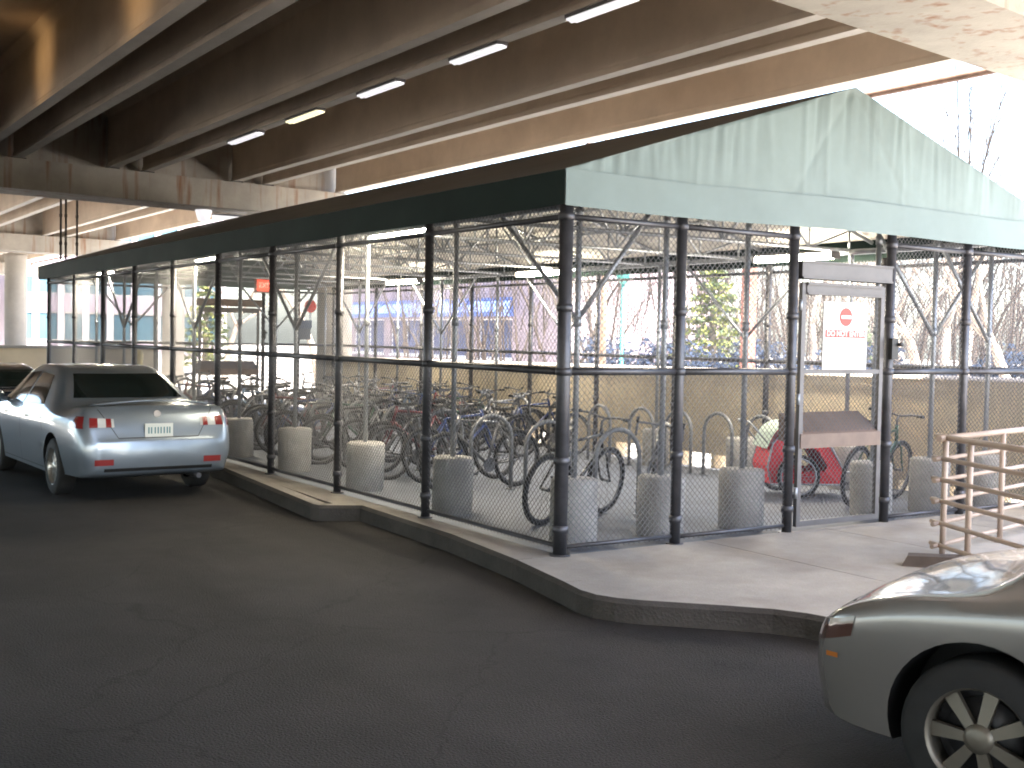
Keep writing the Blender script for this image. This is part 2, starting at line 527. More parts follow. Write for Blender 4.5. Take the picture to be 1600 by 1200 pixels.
# bent caps (skewed boxes), a deeper upstand between the beams, bearing pads
for k in range(0, 4):
    m = MB()
    x0, x1 = (-20 if k < 2 else -7.3), 8.3
    def cp(x, d): return (x, capy(k, x)-d)
    m.prism([cp(x0, 0), cp(x0, CW), cp(x1, CW), cp(x1, 0)][::-1], 4.42, ZG-0.02)
    cap = m.build('pier_cap', CAPM, ov)
    m = MB()
    m.prism([cp(x0, 0.3), cp(x0, 0.8), cp(6.0, 0.8), cp(6.0, 0.3)][::-1], ZG-0.02, ZD)
    m.build('diaphragm', CAPM, cap)
    m = MB()
    for x in stems:
        for d in (0.06, CW-0.06):
            yy = capy(k, x)-d
            m.box((x-0.13, yy-0.05, ZG-0.022), (x+0.13, yy+0.05, ZG-0.003))
    m.build('bearing_pad', BLACKP, cap)
cols = [(6.72, 18.85, 0.42), (2.75, 36.5, 0.36), (-6.6, 16.6, 0.42), (8.0, 35.6, 0.4), (-6.6, 34.7, 0.42), (-6.6, 52.9, 0.42), (3.0, 54, 0.42), (1.55, 27.2, 0.14)]
for (x, y, r) in cols[:7]:
    m = MB()
    m.lathe([(r, -0.2), (r, 4.30), (r+0.06, 4.44)], 28, c=(x, y, 0))
    m.build('column', COLM, ov)

# utility pipe along the overpass edge
m = MB()
m.tube([(6.56, y, 5.0) for y in (-7, 3, 18, 36, 60)], 0.045, 8)
pr = root('utility_pipe', (6.56, 0, 0), 'thin brown pipe hung along the outer edge of the overpass', 'pipe')
m.build('pipe_run', PIPEM, pr)
m = MB()
for y in (-6, 12, 16.5, 28, 36):
    m.tube([(6.56, y, 5.0), (6.56, y, 5.6), (6.40, y, ZD+0.1)], 0.012, 5)
m.build('hanger', STEEL, pr)

# strip lights under the beam
for i, (ya, yb, mt, tone) in enumerate([(0.95, 1.95, TUBEC, 'nearest'), (3.17, 4.2, TUBEC, 'second'), (5.48, 6.58, TUBEC, 'third'),
                                  (7.83, 8.96, TUBEW, 'warmest'), (10.1, 11.4, TUBEC, 'farthest')]):
    lab = {'nearest':'cool strip light under the beam, nearest the pier cap overhead',
           'second':'cool white strip light, second from the overhead pier cap',
           'third':'cool white strip light, third along the beam soffit',
           'warmest':'warm yellow strip light on the beam, the only yellow one',
           'farthest':'dim strip light on the beam, nearest the stained far pier cap'}[tone]
    t = root('strip_light', (1.4, (ya+yb)/2, 4.9), lab, 'strip light', 'strip lights under the overpass beam')
    m = MB(); m.box((1.33, ya, 4.965), (1.47, yb, 4.999))
    m.build('housing', GREYP, t)
    m = MB()
    n = 8
    m.tube([(1.4, ya+0.02, 4.955), (1.4, yb-0.02, 4.955)], 0.03, 8)
    m.box((1.335, ya+0.02, 4.94), (1.465, yb-0.02, 4.963))
    m.build('diffuser', mt, t)

# added flood lights on a beam, unseen, to put warm pools on the next
for i, (y, l) in enumerate([(5.3, 'added unseen warm flood light on the outer beam, nearer the camera'), (9.9, 'added unseen warm flood light on the outer beam, farther along')]):
    t = root('added_flood_light', (-3.4, y, 5.3), l, 'flood light', 'added flood lights for the warm pools on the beam')
    m = MB(); m.box((-3.51, y-0.12, 5.32), (-3.40, y+0.12, 5.54)); m.build('housing', BLACKP, t)  # housing of the added flood light
    m = MB(); m.box((-3.399, y-0.10, 5.34), (-3.39, y+0.10, 5.52)); m.build('lens', ADDLENS, t)
    ld = bpy.data.lights.new('added_flood_spot', 'SPOT'); ld.energy = 6; ld.color = (1.0, 0.62, 0.28); ld.spot_size = radians(58); ld.spot_blend = 1.0; ld.shadow_soft_size = 0.25
    lo = bpy.data.objects.new('added_flood_spot', ld); COL.objects.link(lo)
    lo.location = (-3.36, y, 5.43); lo.rotation_euler = Vector((-1, 0, -0.08)).to_track_quat('Z', 'Y').to_euler()

# dark conduits from the far cap down to the canopy
for i, (x, y, zt, lab) in enumerate([(-0.04, 17.0, 5.05, 'dark conduit dropping from pier cap to canopy, left of the close pair'),
                                (0.06, 17.02, 5.05, 'dark conduit dropping from pier cap to canopy, right of the close pair'),
                                (0.28, 17.05, 5.0, 'dark conduit standing apart right of the close pair on the pier cap')]):
    t = root('conduit', (x, y, 3.2), lab, 'conduit', 'conduits dropping from the pier cap')
    m = MB(); m.tube([(x, y, 3.22+0.33*max(x,0)), (x, y, zt)], 0.022, 7)
    m.build('pipe', DUCT, t)
    m = MB()
    for z in (3.55, 4.1, 4.6):
        m.lathe([(0.03, z-0.03), (0.03, z+0.03)], 8, c=(x, y, 0))
    m.build('coupling', DUCT, t)

# flood lamp with tube fixture hung from the far cap
t = root('flood_lamp', (3.0, 17.0, 4.3), 'white round flood lamp with long tube fixture hanging under the stained pier cap', 'lamp')
m = MB(); m.lathe([(0.0, -0.22), (0.11, -0.2), (0.15, -0.08), (0.17, 0.0), (0.17, 0.03), (0.0, 0.05)], 16, c=(2.82, 16.95, 4.38))
m.build('globe', TUBEC, t)
m = MB(); m.box((3.02, 16.88, 4.32), (3.75, 17.02, 4.36)); m.box((2.62, 16.9, 4.415), (3.75, 17.0, 4.44))
m.build('bracket', STEEL, t)
m = MB(); m.box((3.02, 16.89, 4.24), (3.73, 17.01, 4.32))
m.build('tube_light', TUBEC, t)
m = MB(); m.tube([(3.33, 16.98, 4.44), (3.33, 16.98, 4.78), (3.28, 17.1, 4.85)], 0.014, 6)
m.build('cable', WHITE, t)

# ------------------------------------------------------------------ canopy shelter
cz0, cz1, czr = 2.90, 3.17, 4.22          # valance bottom, eave, ridge
XL, XR, XM = -0.06, 6.48, 3.21
Y0, Y1 = -0.05, 19.0
def roofz(x):
    t = (x-XL)/(XM-XL) if x < XM else (XR-x)/(XR-XM)
    return cz1 + (czr-cz1)*max(0, t)
cn = root('canopy_shelter', (3.2, 9.5, ZS), 'green canvas gabled canopy with steel trusses standing over the bike cage', 'canopy')
rw = random.Random(3)
folds = [(rw.uniform(0, 6.5), rw.uniform(0.012, 0.045), rw.uniform(-0.015, 0.015), rw.uniform(-0.12, 0.12), rw.uniform(0.0, 0.6)) for _ in range(120)]
SEAMS = [1.28, 2.55, 2.86, 3.9, 5.1]
def wrinkle(x, z):
    d = 0.010*sin(x*2.1+0.5) + 0.006*sin(x*5.3+z*1.2)
    zt = roofz(x)
    for fx, w, a, sl_, zz in folds:
        top = max(0.0, min(1.0, 1-(zt-z)/0.75))       # gathers hang from the roof edge
        xx = fx + sl_*(zt-z)
        d += a*math.exp(-((x-xx)/w)**2)*top
    for sx in SEAMS:
        d += -0.010*math.exp(-((x-sx)/0.03)**2)
    # bays pressed out by the two raking struts behind the cloth
    for s_ in (-1, 1):
        ridge_d = (x-XM)*s_*0.80 + (z-czr)*0.60
        d += 0.007*math.exp(-(ridge_d/0.035)**2) if z < zt-0.05 else 0
        d -= 0.006*(1/(1+math.exp(-ridge_d/0.04)))
    # flat hem below the eave line
    return d*min(1, max(0.15, (z-cz0)/0.5))
b = MB()
def gpt(u, v):
    x = XL + u*(XR-XL)
    zt = roofz(x)
    z = cz0 + v*(zt-cz0) - (0.012*sin(u*9)*(1-v))
    return (x, Y0 + wrinkle(x, z)*(1.0 if v < 1 else 0.3), z)
b.grid(gpt, 260, 46)
b.build('gable_panel', CANV, cn)
b = MB()
b.grid(lambda u, v: (XL-0.006+u*(XR-XL+0.012), Y0-0.024+0.35*wrinkle(XL+u*(XR-XL), cz0+0.1)-0.006*(1-v)*sin(u*41)-0.004*sin(u*17), cz0-0.012-0.012*sin(u*9)+v*0.285), 200, 6)
b.build('hem_band', HEMM, cn)
b = MB()
b.grid(lambda u, v: (XL+u*(XR-XL), Y1, cz0+v*(roofz(XL+u*(XR-XL))-cz0)), 20, 3)
b.build('gable_panel', CANV, cn)
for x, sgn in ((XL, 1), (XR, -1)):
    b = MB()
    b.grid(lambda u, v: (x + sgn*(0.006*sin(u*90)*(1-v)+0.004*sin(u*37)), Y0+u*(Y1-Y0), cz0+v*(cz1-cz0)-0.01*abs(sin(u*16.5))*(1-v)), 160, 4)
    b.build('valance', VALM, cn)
for s_, xa, xb in ((0, XL, XM), (1, XM, XR)):
    b = MB()
    def rp_(u, v, off=0.0):
        x = xa+u*(xb-xa)
        y = Y0+v*(Y1-Y0)
        sag = 0.022*sin(pi*u)*(0.5-0.5*cos(2*pi*y/3.6))
        return (x, y, roofz(x)-sag-off)
    b.grid(lambda u, v: rp_(u, v), 12, 90)
    b.build('roof_panel', CANR, cn)
    b = MB()
    b.grid(lambda u, v: rp_(0.01+u*0.98, 0.004+v*0.992, 0.02), 12, 90)
    b.build('roof_lining', CANL, cn)
# poles in the ballast drums
near_poles = [(0.42, y) for y in (0.40, 2.40, 4.32, 6.30, 8.26, 10.2, 12.15, 14.1, 16.05, 17.8)]
gab_poles = [(1.38, 0.42), (2.36, 0.42), (4.16, 0.42), (5.06, 0.42), (6.0, 0.42)]
far_poles = [(6.0, y) for y in (2.36, 4.15, 5.95, 8.3, 10.4, 12.4, 14.2, 16.0, 17.8)]
end_poles = [(1.6, 17.8), (2.9, 17.8), (4.8, 17.8)]
poles = near_poles + gab_poles + far_poles + end_poles
for x, y in poles:
    m = MB()
    z0 = floorz(x, y)+0.50
    m.tube([(x, y, z0), (x, y, 3.0)], 0.026, 10)
    for z in (2.0, 2.9):
        m.lathe([(0.034, -0.04), (0.034, 0.04)], 10, c=(x, y, z))
    m.build('canopy_pole', GALV, cn)
# eave beams, ridge, purlins
for (x, z, nm, r) in [(0.42, 2.98, 'eave_beam', 0.035), (6.0, 2.98, 'eave_beam', 0.035), (XM, 4.08, 'ridge_beam', 0.04)]:
    m = MB(); m.tube([(x, 0.05, z), (x, Y1-0.1, z)], r, 8); m.build(nm, GALV, cn)
for x in (1.1, 1.8, 2.5, 3.9, 4.6, 5.3):
    m = MB(); m.tube([(x, 0.05, roofz(x)-0.11), (x, Y1-0.1, roofz(x)-0.11)], 0.024, 6); m.build('purlin', GALV, cn)
for y in (0.42, 2.4, 4.32, 6.3, 8.26, 10.2, 12.15, 14.1, 16.05, 17.8):
    m = MB()
    zb = 3.0
    m.tube([(0.42, y, zb), (6.0, y, zb)], 0.024, 6)
    m.tube([(0.0, y, roofz(0.0)-0.07), (XM, y, roofz(XM)-0.07), (6.42, y, roofz(6.42)-0.07)], 0.024, 6)
    xs_ = [0.42, 1.1, 1.8, 2.5, XM, 3.9, 4.6, 5.3, 6.0]
    for i in range(len(xs_)-1):
        a, c = xs_[i], xs_[i+1]
        m.tube([(a, y, zb if i % 2 else roofz(a)-0.08), (c, y, roofz(c)-0.08 if i % 2 else zb)], 0.016, 6)
        m.tube([(c, y, zb), (c, y, roofz(c)-0.08)], 0.014, 6)
    m.build('truss', GALV, cn)
# knee braces
def brace(p0, p1, r=0.022, mt=GALV):
    m = MB(); m.tube([p0, p1], r, 7); m.build('knee_brace', mt, cn)
brace((0.42, 0.42, 2.02), (0.42, 1.62, 2.97)); brace((0.44, 0.42, 2.02), (1.2, 0.42, 2.97))
for (x, y) in near_poles[3:9:2] + far_poles[1:9:2]:
    for s_ in (-1, 1):
        brace((x, y, 1.9), (x, y+s_*1.25, 2.96))
for (x, y) in [(5.06, 0.42), (1.6, 17.8), (4.8, 17.8)]:
    for s_ in (-1, 1):
        brace((x, y, 1.95), (x+s_*0.9, y, 2.96))
brace((6.0, 0.42, 1.9), (5.1, 0.42, 2.96))

# ballast drums: each a thing
def drum_mesh():
    m = MB()
    r, h = 0.205, 0.56
    prof = [(r-0.012, 0.0), (r, 0.015), (r, h-0.03), (r-0.008, h-0.012), (r-0.025, h), (0.0, h+0.004)]
    m.lathe(prof, 28)
    return m.mesh('ballast_drum', DRUM)
dm = drum_mesh()
def drum(x, y, lab):
    o = link('ballast_drum', dm)
    o.location = (x, y, floorz(x, y)-0.005)
    o.rotation_euler = (random.uniform(-.02, .02), random.uniform(-.02, .02), random.uniform(0, 6.28))
    o.scale = (random.uniform(.97, 1.04),)*2 + (random.uniform(.94, 1.04),)
    tag(o, lab, 'ballast drum', 'concrete ballast drums under the canopy poles')
for i, (x, y) in enumerate(near_poles):
    drum(x, y, 'round concrete ballast drum at the front corner of the cage' if i == 0 else
         'concrete ballast drum along the road side fence, %s behind the front corner' % ORD[i-1])
gl = ['concrete ballast drum behind the gable fence, next to the front corner drum', 'concrete ballast drum just left of the do not enter door',
      'concrete ballast drum behind the right jamb of the do not enter door', 'concrete ballast drum behind the tan ramp railing',
      'concrete ballast drum in the cage corner by the tan wall and gable']
for (x, y), l in zip(gab_poles, gl): drum(x, y, l)
for i, (x, y) in enumerate(far_poles): drum(x, y, 'concrete ballast drum in the row by the tan wall, %s from the gable' % ORD[i])
for (x, y), w in zip(end_poles, ('left', 'middle', 'right')):
    drum(x, y, 'concrete ballast drum at the far end fence, %s of three' % w)

# lamps under the canopy
for i, (x, y, l) in enumerate([(0.55, 3.7, 'lit strip lamp under the near canopy eave, closest to the front corner'), (0.55, 9.75, 'lit strip lamp under the near eave, middle of three'),
                               (0.55, 15.7, 'lit strip lamp under the near eave, farthest from the corner'), (5.75, 3.05, 'lit strip lamp under the far eave above the do not enter door'),
                               (5.75, 8.7, 'lit strip lamp under the far eave, middle of three'), (5.75, 13.5, 'lit strip lamp under the far eave, farthest along the wall')]):
    t = root('canopy_lamp', (x, y, 2.95), l, 'lamp', 'strip lamps under the canopy')
    m = MB(); m.box((x-0.07, y-0.66, 2.965), (x+0.07, y+0.66, 3.0)); m.build('housing', GREYP, t)
    m = MB()
    n = 10
    pts = [(x-0.065, 2.964), (x-0.06, 2.915), (x-0.03, 2.892), (x+0.03, 2.892), (x+0.06, 2.915), (x+0.065, 2.964)]
    k = len(pts)
    m.add([(a, y-0.64, c) for a, c in pts]+[(a, y+0.64, c) for a, c in pts],
          [(j, j+1, k+j+1, k+j) for j in range(k-1)]+[tuple(range(k)), tuple(range(2*k-1, k-1, -1))])
    m.build('diffuser', TUBEL, t)
    m = MB(); m.box((x-0.07, y-0.675, 2.89), (x+0.07, y-0.641, 2.964)); m.build('end_cap', GREYP, t)
    m = MB(); m.box((x-0.07, y+0.641, 2.89), (x+0.07, y+0.675, 2.964)); m.build('end_cap', GREYP, t)

# ------------------------------------------------------------------ chain link cage
cg = root('chain_link_cage', (0, 0, ZS), 'tall chain link bike cage with dark posts and mesh under the green canopy', 'bike cage')
ZT = 2.92; ZMID = 1.60; ZTR = 2.81
near_posts = [0, 2.18, 4.13, 6.03, 7.96, 9.91, 11.93, 13.9, 16.0, 18.2]
gab_posts = [0, 1.19, 2.52, 3.84, 5.0, 6.4]
end_posts = [0, 1.1, 2.2, 3.05, 4.65, 5.5, 6.4]
def post(x, y, r, zt=ZT):
    m = MB()
    z0 = floorz(x, y) if x > 0 else ZS
    m.tube([(x, y, z0), (x, y, zt)], r, 14)
    m.lathe([(r+0.03, 0), (r+0.03, 0.012)], 14, c=(x, y, z0))
    for z in (0.36, 0.9, ZMID, 2.1, ZTR):
        m.lathe([(r+0.008, z-0.03), (r+0.012, z), (r+0.008, z+0.03)], 14, c=(x, y, 0))
    m.build('post', STEEL, cg)
for y in near_posts: post(0, y, 0.055 if y == 0 else 0.042)
for x in gab_posts[1:]: post(x, 0, 0.045)
for y in near_posts[1:]: post(W, y, 0.040)
for x in end_posts[1:-1]: post(x, LEN, 0.040)

def rail(p0, p1, r, nm):
    m = MB(); m.tube([p0, p1], r, 8); m.build(nm, STEEL, cg)
def bays(fixed, vals, axis, skip=None):
    for a, c in zip(vals[:-1], vals[1:]):
        P = (lambda t, z: (fixed, t, z)) if axis == 'y' else (lambda t, z: (t, fixed, z))
        if skip and skip == (a, c):
            continue
        e = 0.046
        rail(P(a+e, ZMID), P(c-e, ZMID), 0.030, 'middle_rail')
        rail(P(a+e, ZTR), P(c-e, ZTR), 0.024, 'top_rail')
        zb = min(floorz(*P(a, 0)[:2]), floorz(*P(c, 0)[:2])) + 0.07
        if not (axis == 'y' and fixed > 1): rail(P(a+e, zb), P(c-e, zb), 0.018, 'bottom_rail')
        mesh_panel(P, a+0.04, c-0.04, zb-0.03, ZT-0.02, cg)
def wire(m, p0, p1, r):
    m.tube([p0, p1], r, 4, caps=False, smooth=True)
def mesh_panel(P, a, c, z0, z1, parent, r=0.0029, pitch=0.054, off=0.05):
    """chain link: two crossing families of round wire, each wire a real tube"""
    m = MB()
    w, h = c-a, z1-z0
    fixed_axis = 0 if P(0, 0)[0] == P(1, 0)[0] else 1
    def PP(t, z, d):
        p = list(P(a+t, z0+z)); p[fixed_axis] += d
        return tuple(p)
    k = -int(h/pitch)-1
    while k*pitch < w:
        s = k*pitch
        for fam in (0, 1):
            t0, t1 = max(0, s), min(w, s+h)
            if t1-t0 > 0.01:
                za, zb = t0-s, t1-s
                if fam: za, zb = h-za, h-zb
                d = 0.0025 if fam else -0.0025
                wire(m, PP(t0, za, d), PP(t1, zb, d), r)
        k += 1
    return m.build('mesh_panel', WIRE, parent)
bays(0, near_posts, 'y')
bays(W, near_posts, 'y')
bays(0, gab_posts, 'x', skip=(2.52, 3.84))
bays(LEN, end_posts, 'x', skip=(3.05, 4.65))

def gate(y, x0, x1, hc):
    """door: header, leaf frame, push-bar guard box, mesh; a part with sub-parts"""
    m = MB()
    m.box((x0+0.05, y-0.06, 2.44), (x1-0.05, y+0.06, 2.60))
    m.box((x0+0.05, y-0.075, 2.44), (x1-0.05, y+0.075, 2.455)); m.box((x0+0.05, y-0.075, 2.585), (x1-0.05, y+0.075, 2.60))
    m.build('door_header', hc, cg)
    a, c = x0+0.10, x1-0.10
    zf = floorz(x0, y)
    m = MB()
    m.box((a, y-0.02, zf+0.05), (a+0.05, y+0.02, 2.40)); m.box((c-0.05, y-0.02, zf+0.05), (c, y+0.02, 2.40))
    m.box((a+0.05, y-0.02, zf+0.05), (c-0.05, y+0.02, zf+0.10))
    m.box((a+0.05, y-0.018, ZMID-0.02), (c-0.05, y+0.018, ZMID+0.02))
    d = m.build('gate_leaf', LEAFM, cg)
    m = MB()
    m.box((a+0.05, y-0.03, 2.31), (c-0.05, y+0.03, 2.40)); m.box((a+0.05, y-0.045, 2.385), (c-0.05, y+0.045, 2.41)); m.box((a+0.05, y-0.045, 2.30), (c-0.05, y+0.045, 2.315))
    m.build('top_bar', GREYP, d)
    # guard box with sloping lid, sticking out behind the leaf
    m = MB()
    pr_ = [(-0.03, 0.90), (-0.03, 1.03), (0.25, 1.21), (0.25, 0.96)]
    k = 4
    m.add([(a+0.02, y+p, z) for p, z in pr_]+[(c-0.02, y+p, z) for p, z in pr_],
          [(0,1,2,3), (7,6,5,4)]+[(i, k+i, k+(i+1) % k, (i+1) % k) for i in range(k)])
    m.build('push_bar_guard', BROWN, d)
    m = MB()
    for z in (0.5, 1.35, 2.2):
        m.tube([(a-0.03, y-0.03, z-0.05), (a-0.03, y-0.03, z+0.05)], 0.018, 8)
    m.build('hinge', GALV, d)
    m = MB(); m.box((x1-0.06, y-0.09, 1.72), (x1+0.03, y-0.046, 1.92)); m.tube([(x1+0.02, y-0.10, 1.86), (x1+0.06, y-0.11, 1.86)], 0.02, 6)
    m.build('latch', BLACKP, d)
    mesh_panel(lambda t, z: (t, y, z), a+0.05, c-0.05, zf+0.10, 2.31, d)
gate(0.0, 2.52, 3.84, GREYP)
gate(LEN, 3.05, 4.65, BROWN)

def text(name, s, size, loc, rot, mt, parent, align='CENTER', sx=1.0):
    cu = bpy.data.curves.new(name, 'FONT')
    cu.body = s; cu.size = size; cu.align_x = align; cu.align_y = 'CENTER'; cu.extrude = 0.002; cu.offset = size*0.012
    o = bpy.data.objects.new(name, cu)
    COL.objects.link(o)
    dg = bpy.context.evaluated_depsgraph_get()
    me = bpy.data.meshes.new_from_object(o.evaluated_get(dg))
    bpy.data.objects.remove(o)
    me.materials.clear(); me.materials.append(mt)
    Mx = Matrix.Translation(loc) @ rot.to_matrix().to_4x4() @ Matrix.Diagonal((sx, 1, 1, 1))
    me.transform(Mx)
    return link(name, me, parent)
from mathutils import Euler
FRONT = Euler((pi/2, 0, 0))
# do not enter sign hung on the gate
t = root('do_not_enter_sign', (3.17, -0.045, 1.66), 'white sign with red disc reading DO NOT ENTER hung on the gable door', 'sign')
m = MB()
m.box((2.87, -0.052, 1.62), (3.46, -0.044, 2.24))
m.build('sign_plate', WHITE, t)
m = MB()
m.lathe([(0.085, -0.056), (0.085, -0.0525)], 32, axis='y', c=(3.165, 0, 2.105))
m.build('red_disc', REDS, t)
m = MB(); m.box((3.10, -0.0595, 2.09), (3.23, -0.0565, 2.12)); m.build('white_bar', WHITE, t)
m = MB(); m.box((2.895, -0.056, 1.915), (3.435, -0.0525, 1.985)); m.build('red_band', REDS, t)
text('lettering', 'DO NOT ENTER', 0.07, (3.165, -0.058, 1.95), FRONT, WHITE, t, sx=1.0)
m = MB()
for x in (2.93, 3.40):
    for z in (1.66, 2.20):
        m.lathe([(0.008, -0.056), (0.008, -0.0525)], 8, axis='y', c=(x, 0, z))
m.build('rivet', GALV, t)
# exit sign at the far door
t = root('exit_sign', (4.5, 17.6, 2.95), 'small lit red EXIT sign hung beside the far door under the canopy', 'sign')
m = MB(); m.box((4.17, 17.44, 2.74), (4.61, 17.52, 3.06)); m.tube([(4.39, 17.48, 3.06), (4.39, 17.48, 3.3)], 0.012, 6)
m.build('sign_box', mat('exit_box_grey', (0.35, 0.2, 0.17), 0.5), t)
m = MB(); m.box((4.20, 17.434, 2.78), (4.58, 17.4395, 3.03)); m.build('sign_face', EXITR, t)
text('lettering', 'EXIT', 0.15, (4.39, 17.431, 2.905), FRONT, EXITT, t, sx=0.95)
# red disc and grey box on the far corner post
t = root('round_red_sign', (5.62, LEN-0.06, 2.3), 'small round red sign on the far end fence above the grey box', 'sign')
m = MB(); m.lathe([(0.15, -0.006), (0.15, 0.0)], 24, axis='y', c=(5.78, LEN-0.06, 2.50)); m.build('sign_disc', REDS, t)
m = MB(); m.box((5.76, LEN-0.058, 2.2), (5.80, LEN-0.045, 2.62)); m.build('bracket', GALV, t)
t = root('control_box', (5.58, LEN-0.15, 1.7), 'blue grey control box on the far end fence under the round red sign', 'box')
m = MB(); m.box((5.42, LEN-0.22, 1.72), (5.72, LEN-0.05, 2.16)); m.build('box_body', BOXG, t)
m = MB(); m.box((5.40, LEN-0.235, 1.98), (5.74, LEN-0.221, 2.17)); m.build('lid', mat('box_lid_blue', (0.07, 0.10, 0.16), 0.4), t)

# ------------------------------------------------------------------ tan wall behind the cage
tw = root('tan_wall', (6.8, 9, 0), 'long low tan concrete wall with drain slots and rounded coping behind the bike cage', 'wall')
slots = [(0.2, 0.62), (1.0, 1.3), (1.55, 2.0), (4.55, 4.9), (4.98, 5.28), (5.36, 6.05), (6.55, 6.95), (7.0, 7.6), (9.6, 10.15), (10.3, 10.6), (13.0, 13.5), (15.6, 16.1)]
xw0, xw1 = 6.56, 6.82
def wtop(y): return 1.47 - 0.010*max(0, y)
m = MB()
zs0, zs1 = -0.12, 0.20
edges = [-0.9] + [e for s_ in slots for e in s_] + [19.6]
def wallpiece(y0, y1, z0, z1=None):
    vs = [(xw0,y0,z0),(xw1,y0,z0),(xw1,y1,z0),(xw0,y1,z0)]
    za, zb = (wtop(y0), wtop(y1)) if z1 is None else (z1, z1)
    vs += [(xw0,y0,za),(xw1,y0,za),(xw1,y1,zb),(xw0,y1,zb)]
    m.add(vs, [(0,3,2,1),(4,5,6,7),(0,1,5,4),(1,2,6,5),(2,3,7,6),(3,0,4,7)])
for i in range(0, len(edges)-1, 2):
    wallpiece(edges[i], edges[i+1], -0.3, zs1)
js = [-0.9, 3.6, 8.1, 12.6, 16.4, 19.6]
for a, c in zip(js[:-1], js[1:]):
    wallpiece(a+0.006, c-0.006, zs1+0.0005)
m.build('wall_body', TANW, tw)
m = MB()
for a, c in zip(js[:-1], js[1:]):
    y0, y1 = a+0.006, c-0.006
    n = 8
    ring = [(6.69+0.17*cos(pi*j/n), 0.05*sin(pi*j/n)) for j in range(n+1)]
    k = n+1
    m.add([(x, y0, wtop(y0)+0.001+z) for x, z in ring]+[(x, y1, wtop(y1)+0.001+z) for x, z in ring],
          [(j+1, j, k+j, k+j+1) for j in range(n)]+[tuple(range(k)), tuple(range(2*k-1, k-1, -1)), (0, n, k+n, k)], 0)
m.build('coping', mat('pale_coping', (0.50, 0.43, 0.36), 0.8), tw)
# short wall beyond the far end of the cage
t = root('end_wall', (2.5, 24.2, 0), 'short brownish wall standing beyond the far end of the cage', 'wall')
m = MB(); m.box((-0.2, 24.0, -0.2), (4.0, 24.25, 1.36)); m.build('wall_body', TANW, t)
m = MB(); m.box((-0.25, 23.96, 1.361), (4.05, 24.29, 1.43)); m.build('coping', COLM, t)
t = root('yellow_bollard', (3.35, 23.6, 0), 'pale yellow post standing in front of the short end wall', 'bollard')
m = MB(); m.lathe([(0.13, 0), (0.13, 1.25), (0.10, 1.33), (0.0, 1.36)], 18, c=(3.35, 23.6, 0.0)); m.build('shaft', mat('pale_yellow_paint', (0.62, 0.46, 0.16), 0.5), t)
m = MB(); m.lathe([(0.20, 0), (0.20, 0.03)], 18, c=(3.35, 23.6, 0.0)); m.build('base_plate', GALV, t)

# ------------------------------------------------------------------ tan ramp railing
t = root('ramp_railing', (2.7, -1.6, ZS), 'tan pipe railing with a corner beside the ramp in front of the gable', 'railing')
c0 = Vector((2.70, -1.52)); dA = Vector((0.977, 0.213)); dB = Vector((-0.39, -0.92))
levels = [1.12, 0.95, 0.78, 0.61, 0.43, 0.25]
def rpost(p):
    m = MB(); m.tube([(p.x, p.y, ZS), (p.x, p.y, 1.13)], 0.024, 10)
    m.lathe([(0.05, 0), (0.05, 0.012)], 10, c=(p.x, p.y, ZS))
    m.build('rail_post', RAILP, t)
for p in (c0, c0+dA*1.14, c0+dA*2.3, c0+dA*3.5, c0+dB*0.36, c0+dB*1.15, c0+dB*1.9): rpost(p)
for i, z in enumerate(levels):
    r = 0.026 if i == 0 else 0.019
    for d, L_, off in ((dA, 3.6, 0.03), (dB, 2.0, -0.03)):
        n = Vector((-d.y, d.x))*off*(0 if i == 0 else 1)
        a = c0 - d*0.13 + n; e = c0 + d*L_ + n
        m = MB(); m.tube([(a.x, a.y, z+(0.002 if off < 0 else 0)), (e.x, e.y, z+(0.002 if off < 0 else 0))], r, 8); m.build('handrail' if i == 0 else 'rail_bar', RAILP, t)
t = root('ramp_kerb', (2.3, -1.9, ZS), 'low dark wedge of kerb at the foot of the ramp railing', 'kerb block')
m = MB()
m.add([(2.10,-1.60,ZS),(2.75,-2.35,ZS),(2.95,-2.2,ZS),(2.28,-1.5,ZS),(2.14,-1.62,ZS+0.08),(2.78,-2.3,ZS+0.10),(2.9,-2.2,ZS+0.10),(2.27,-1.53,ZS+0.08)],
      [(0,3,2,1),(4,5,6,7),(0,1,5,4),(1,2,6,5),(2,3,7,6),(3,0,4,7)])
m.build('wedge', mat('dark_wedge', (0.10, 0.075, 0.06), 0.9, var=0.3), t)

# ------------------------------------------------------------------ bike racks
def hoop_mesh():
    m = MB()
    pts = [(0, -0.27, 0), (0, -0.27, 0.58)] + [(0, -0.27*cos(a), 0.58+0.27*sin(a)) for a in [pi*k/14 for k in range(1, 14)]] + [(0, 0.27, 0.58), (0, 0.27, 0)]
    m.tube(pts, 0.024, 8)
    for s_ in (-1, 1): m.lathe([(0.055, 0), (0.055, 0.01)], 10, c=(0, s_*0.27, 0))
    return m.mesh('bike_rack', RACKM)
hm = hoop_mesh()
def hoop(x, y, rz, lab, grp):
    o = link('bike_rack', hm)
    o.location = (x, y, floorz(x, y)+0.002); o.rotation_euler.z = rz
    tag(o, lab, 'bike rack', grp)
far_h = [3.35, 4.15, 4.95, 5.75, 6.75, 7.8, 8.9, 10.0, 11.1, 12.2, 13.3, 14.4, 15.5, 16.6]
for i, y in enumerate(far_h):
    hoop(5.55, y, 0.0, 'steel hoop bike rack by the tan wall, %s from the gable' % ORD[i], 'hoop racks by the tan wall')
near_h = [1.5, 2.7, 3.8, 4.9, 6.0, 7.1, 8.2, 9.3, 10.4, 11.5, 12.6, 13.7, 14.8, 15.9]
for i, y in enumerate(near_h):
    hoop(1.75, y, pi/2, 'steel hoop bike rack along the road side fence, %s from the gable' % ORD[i], 'hoop racks along the road side')

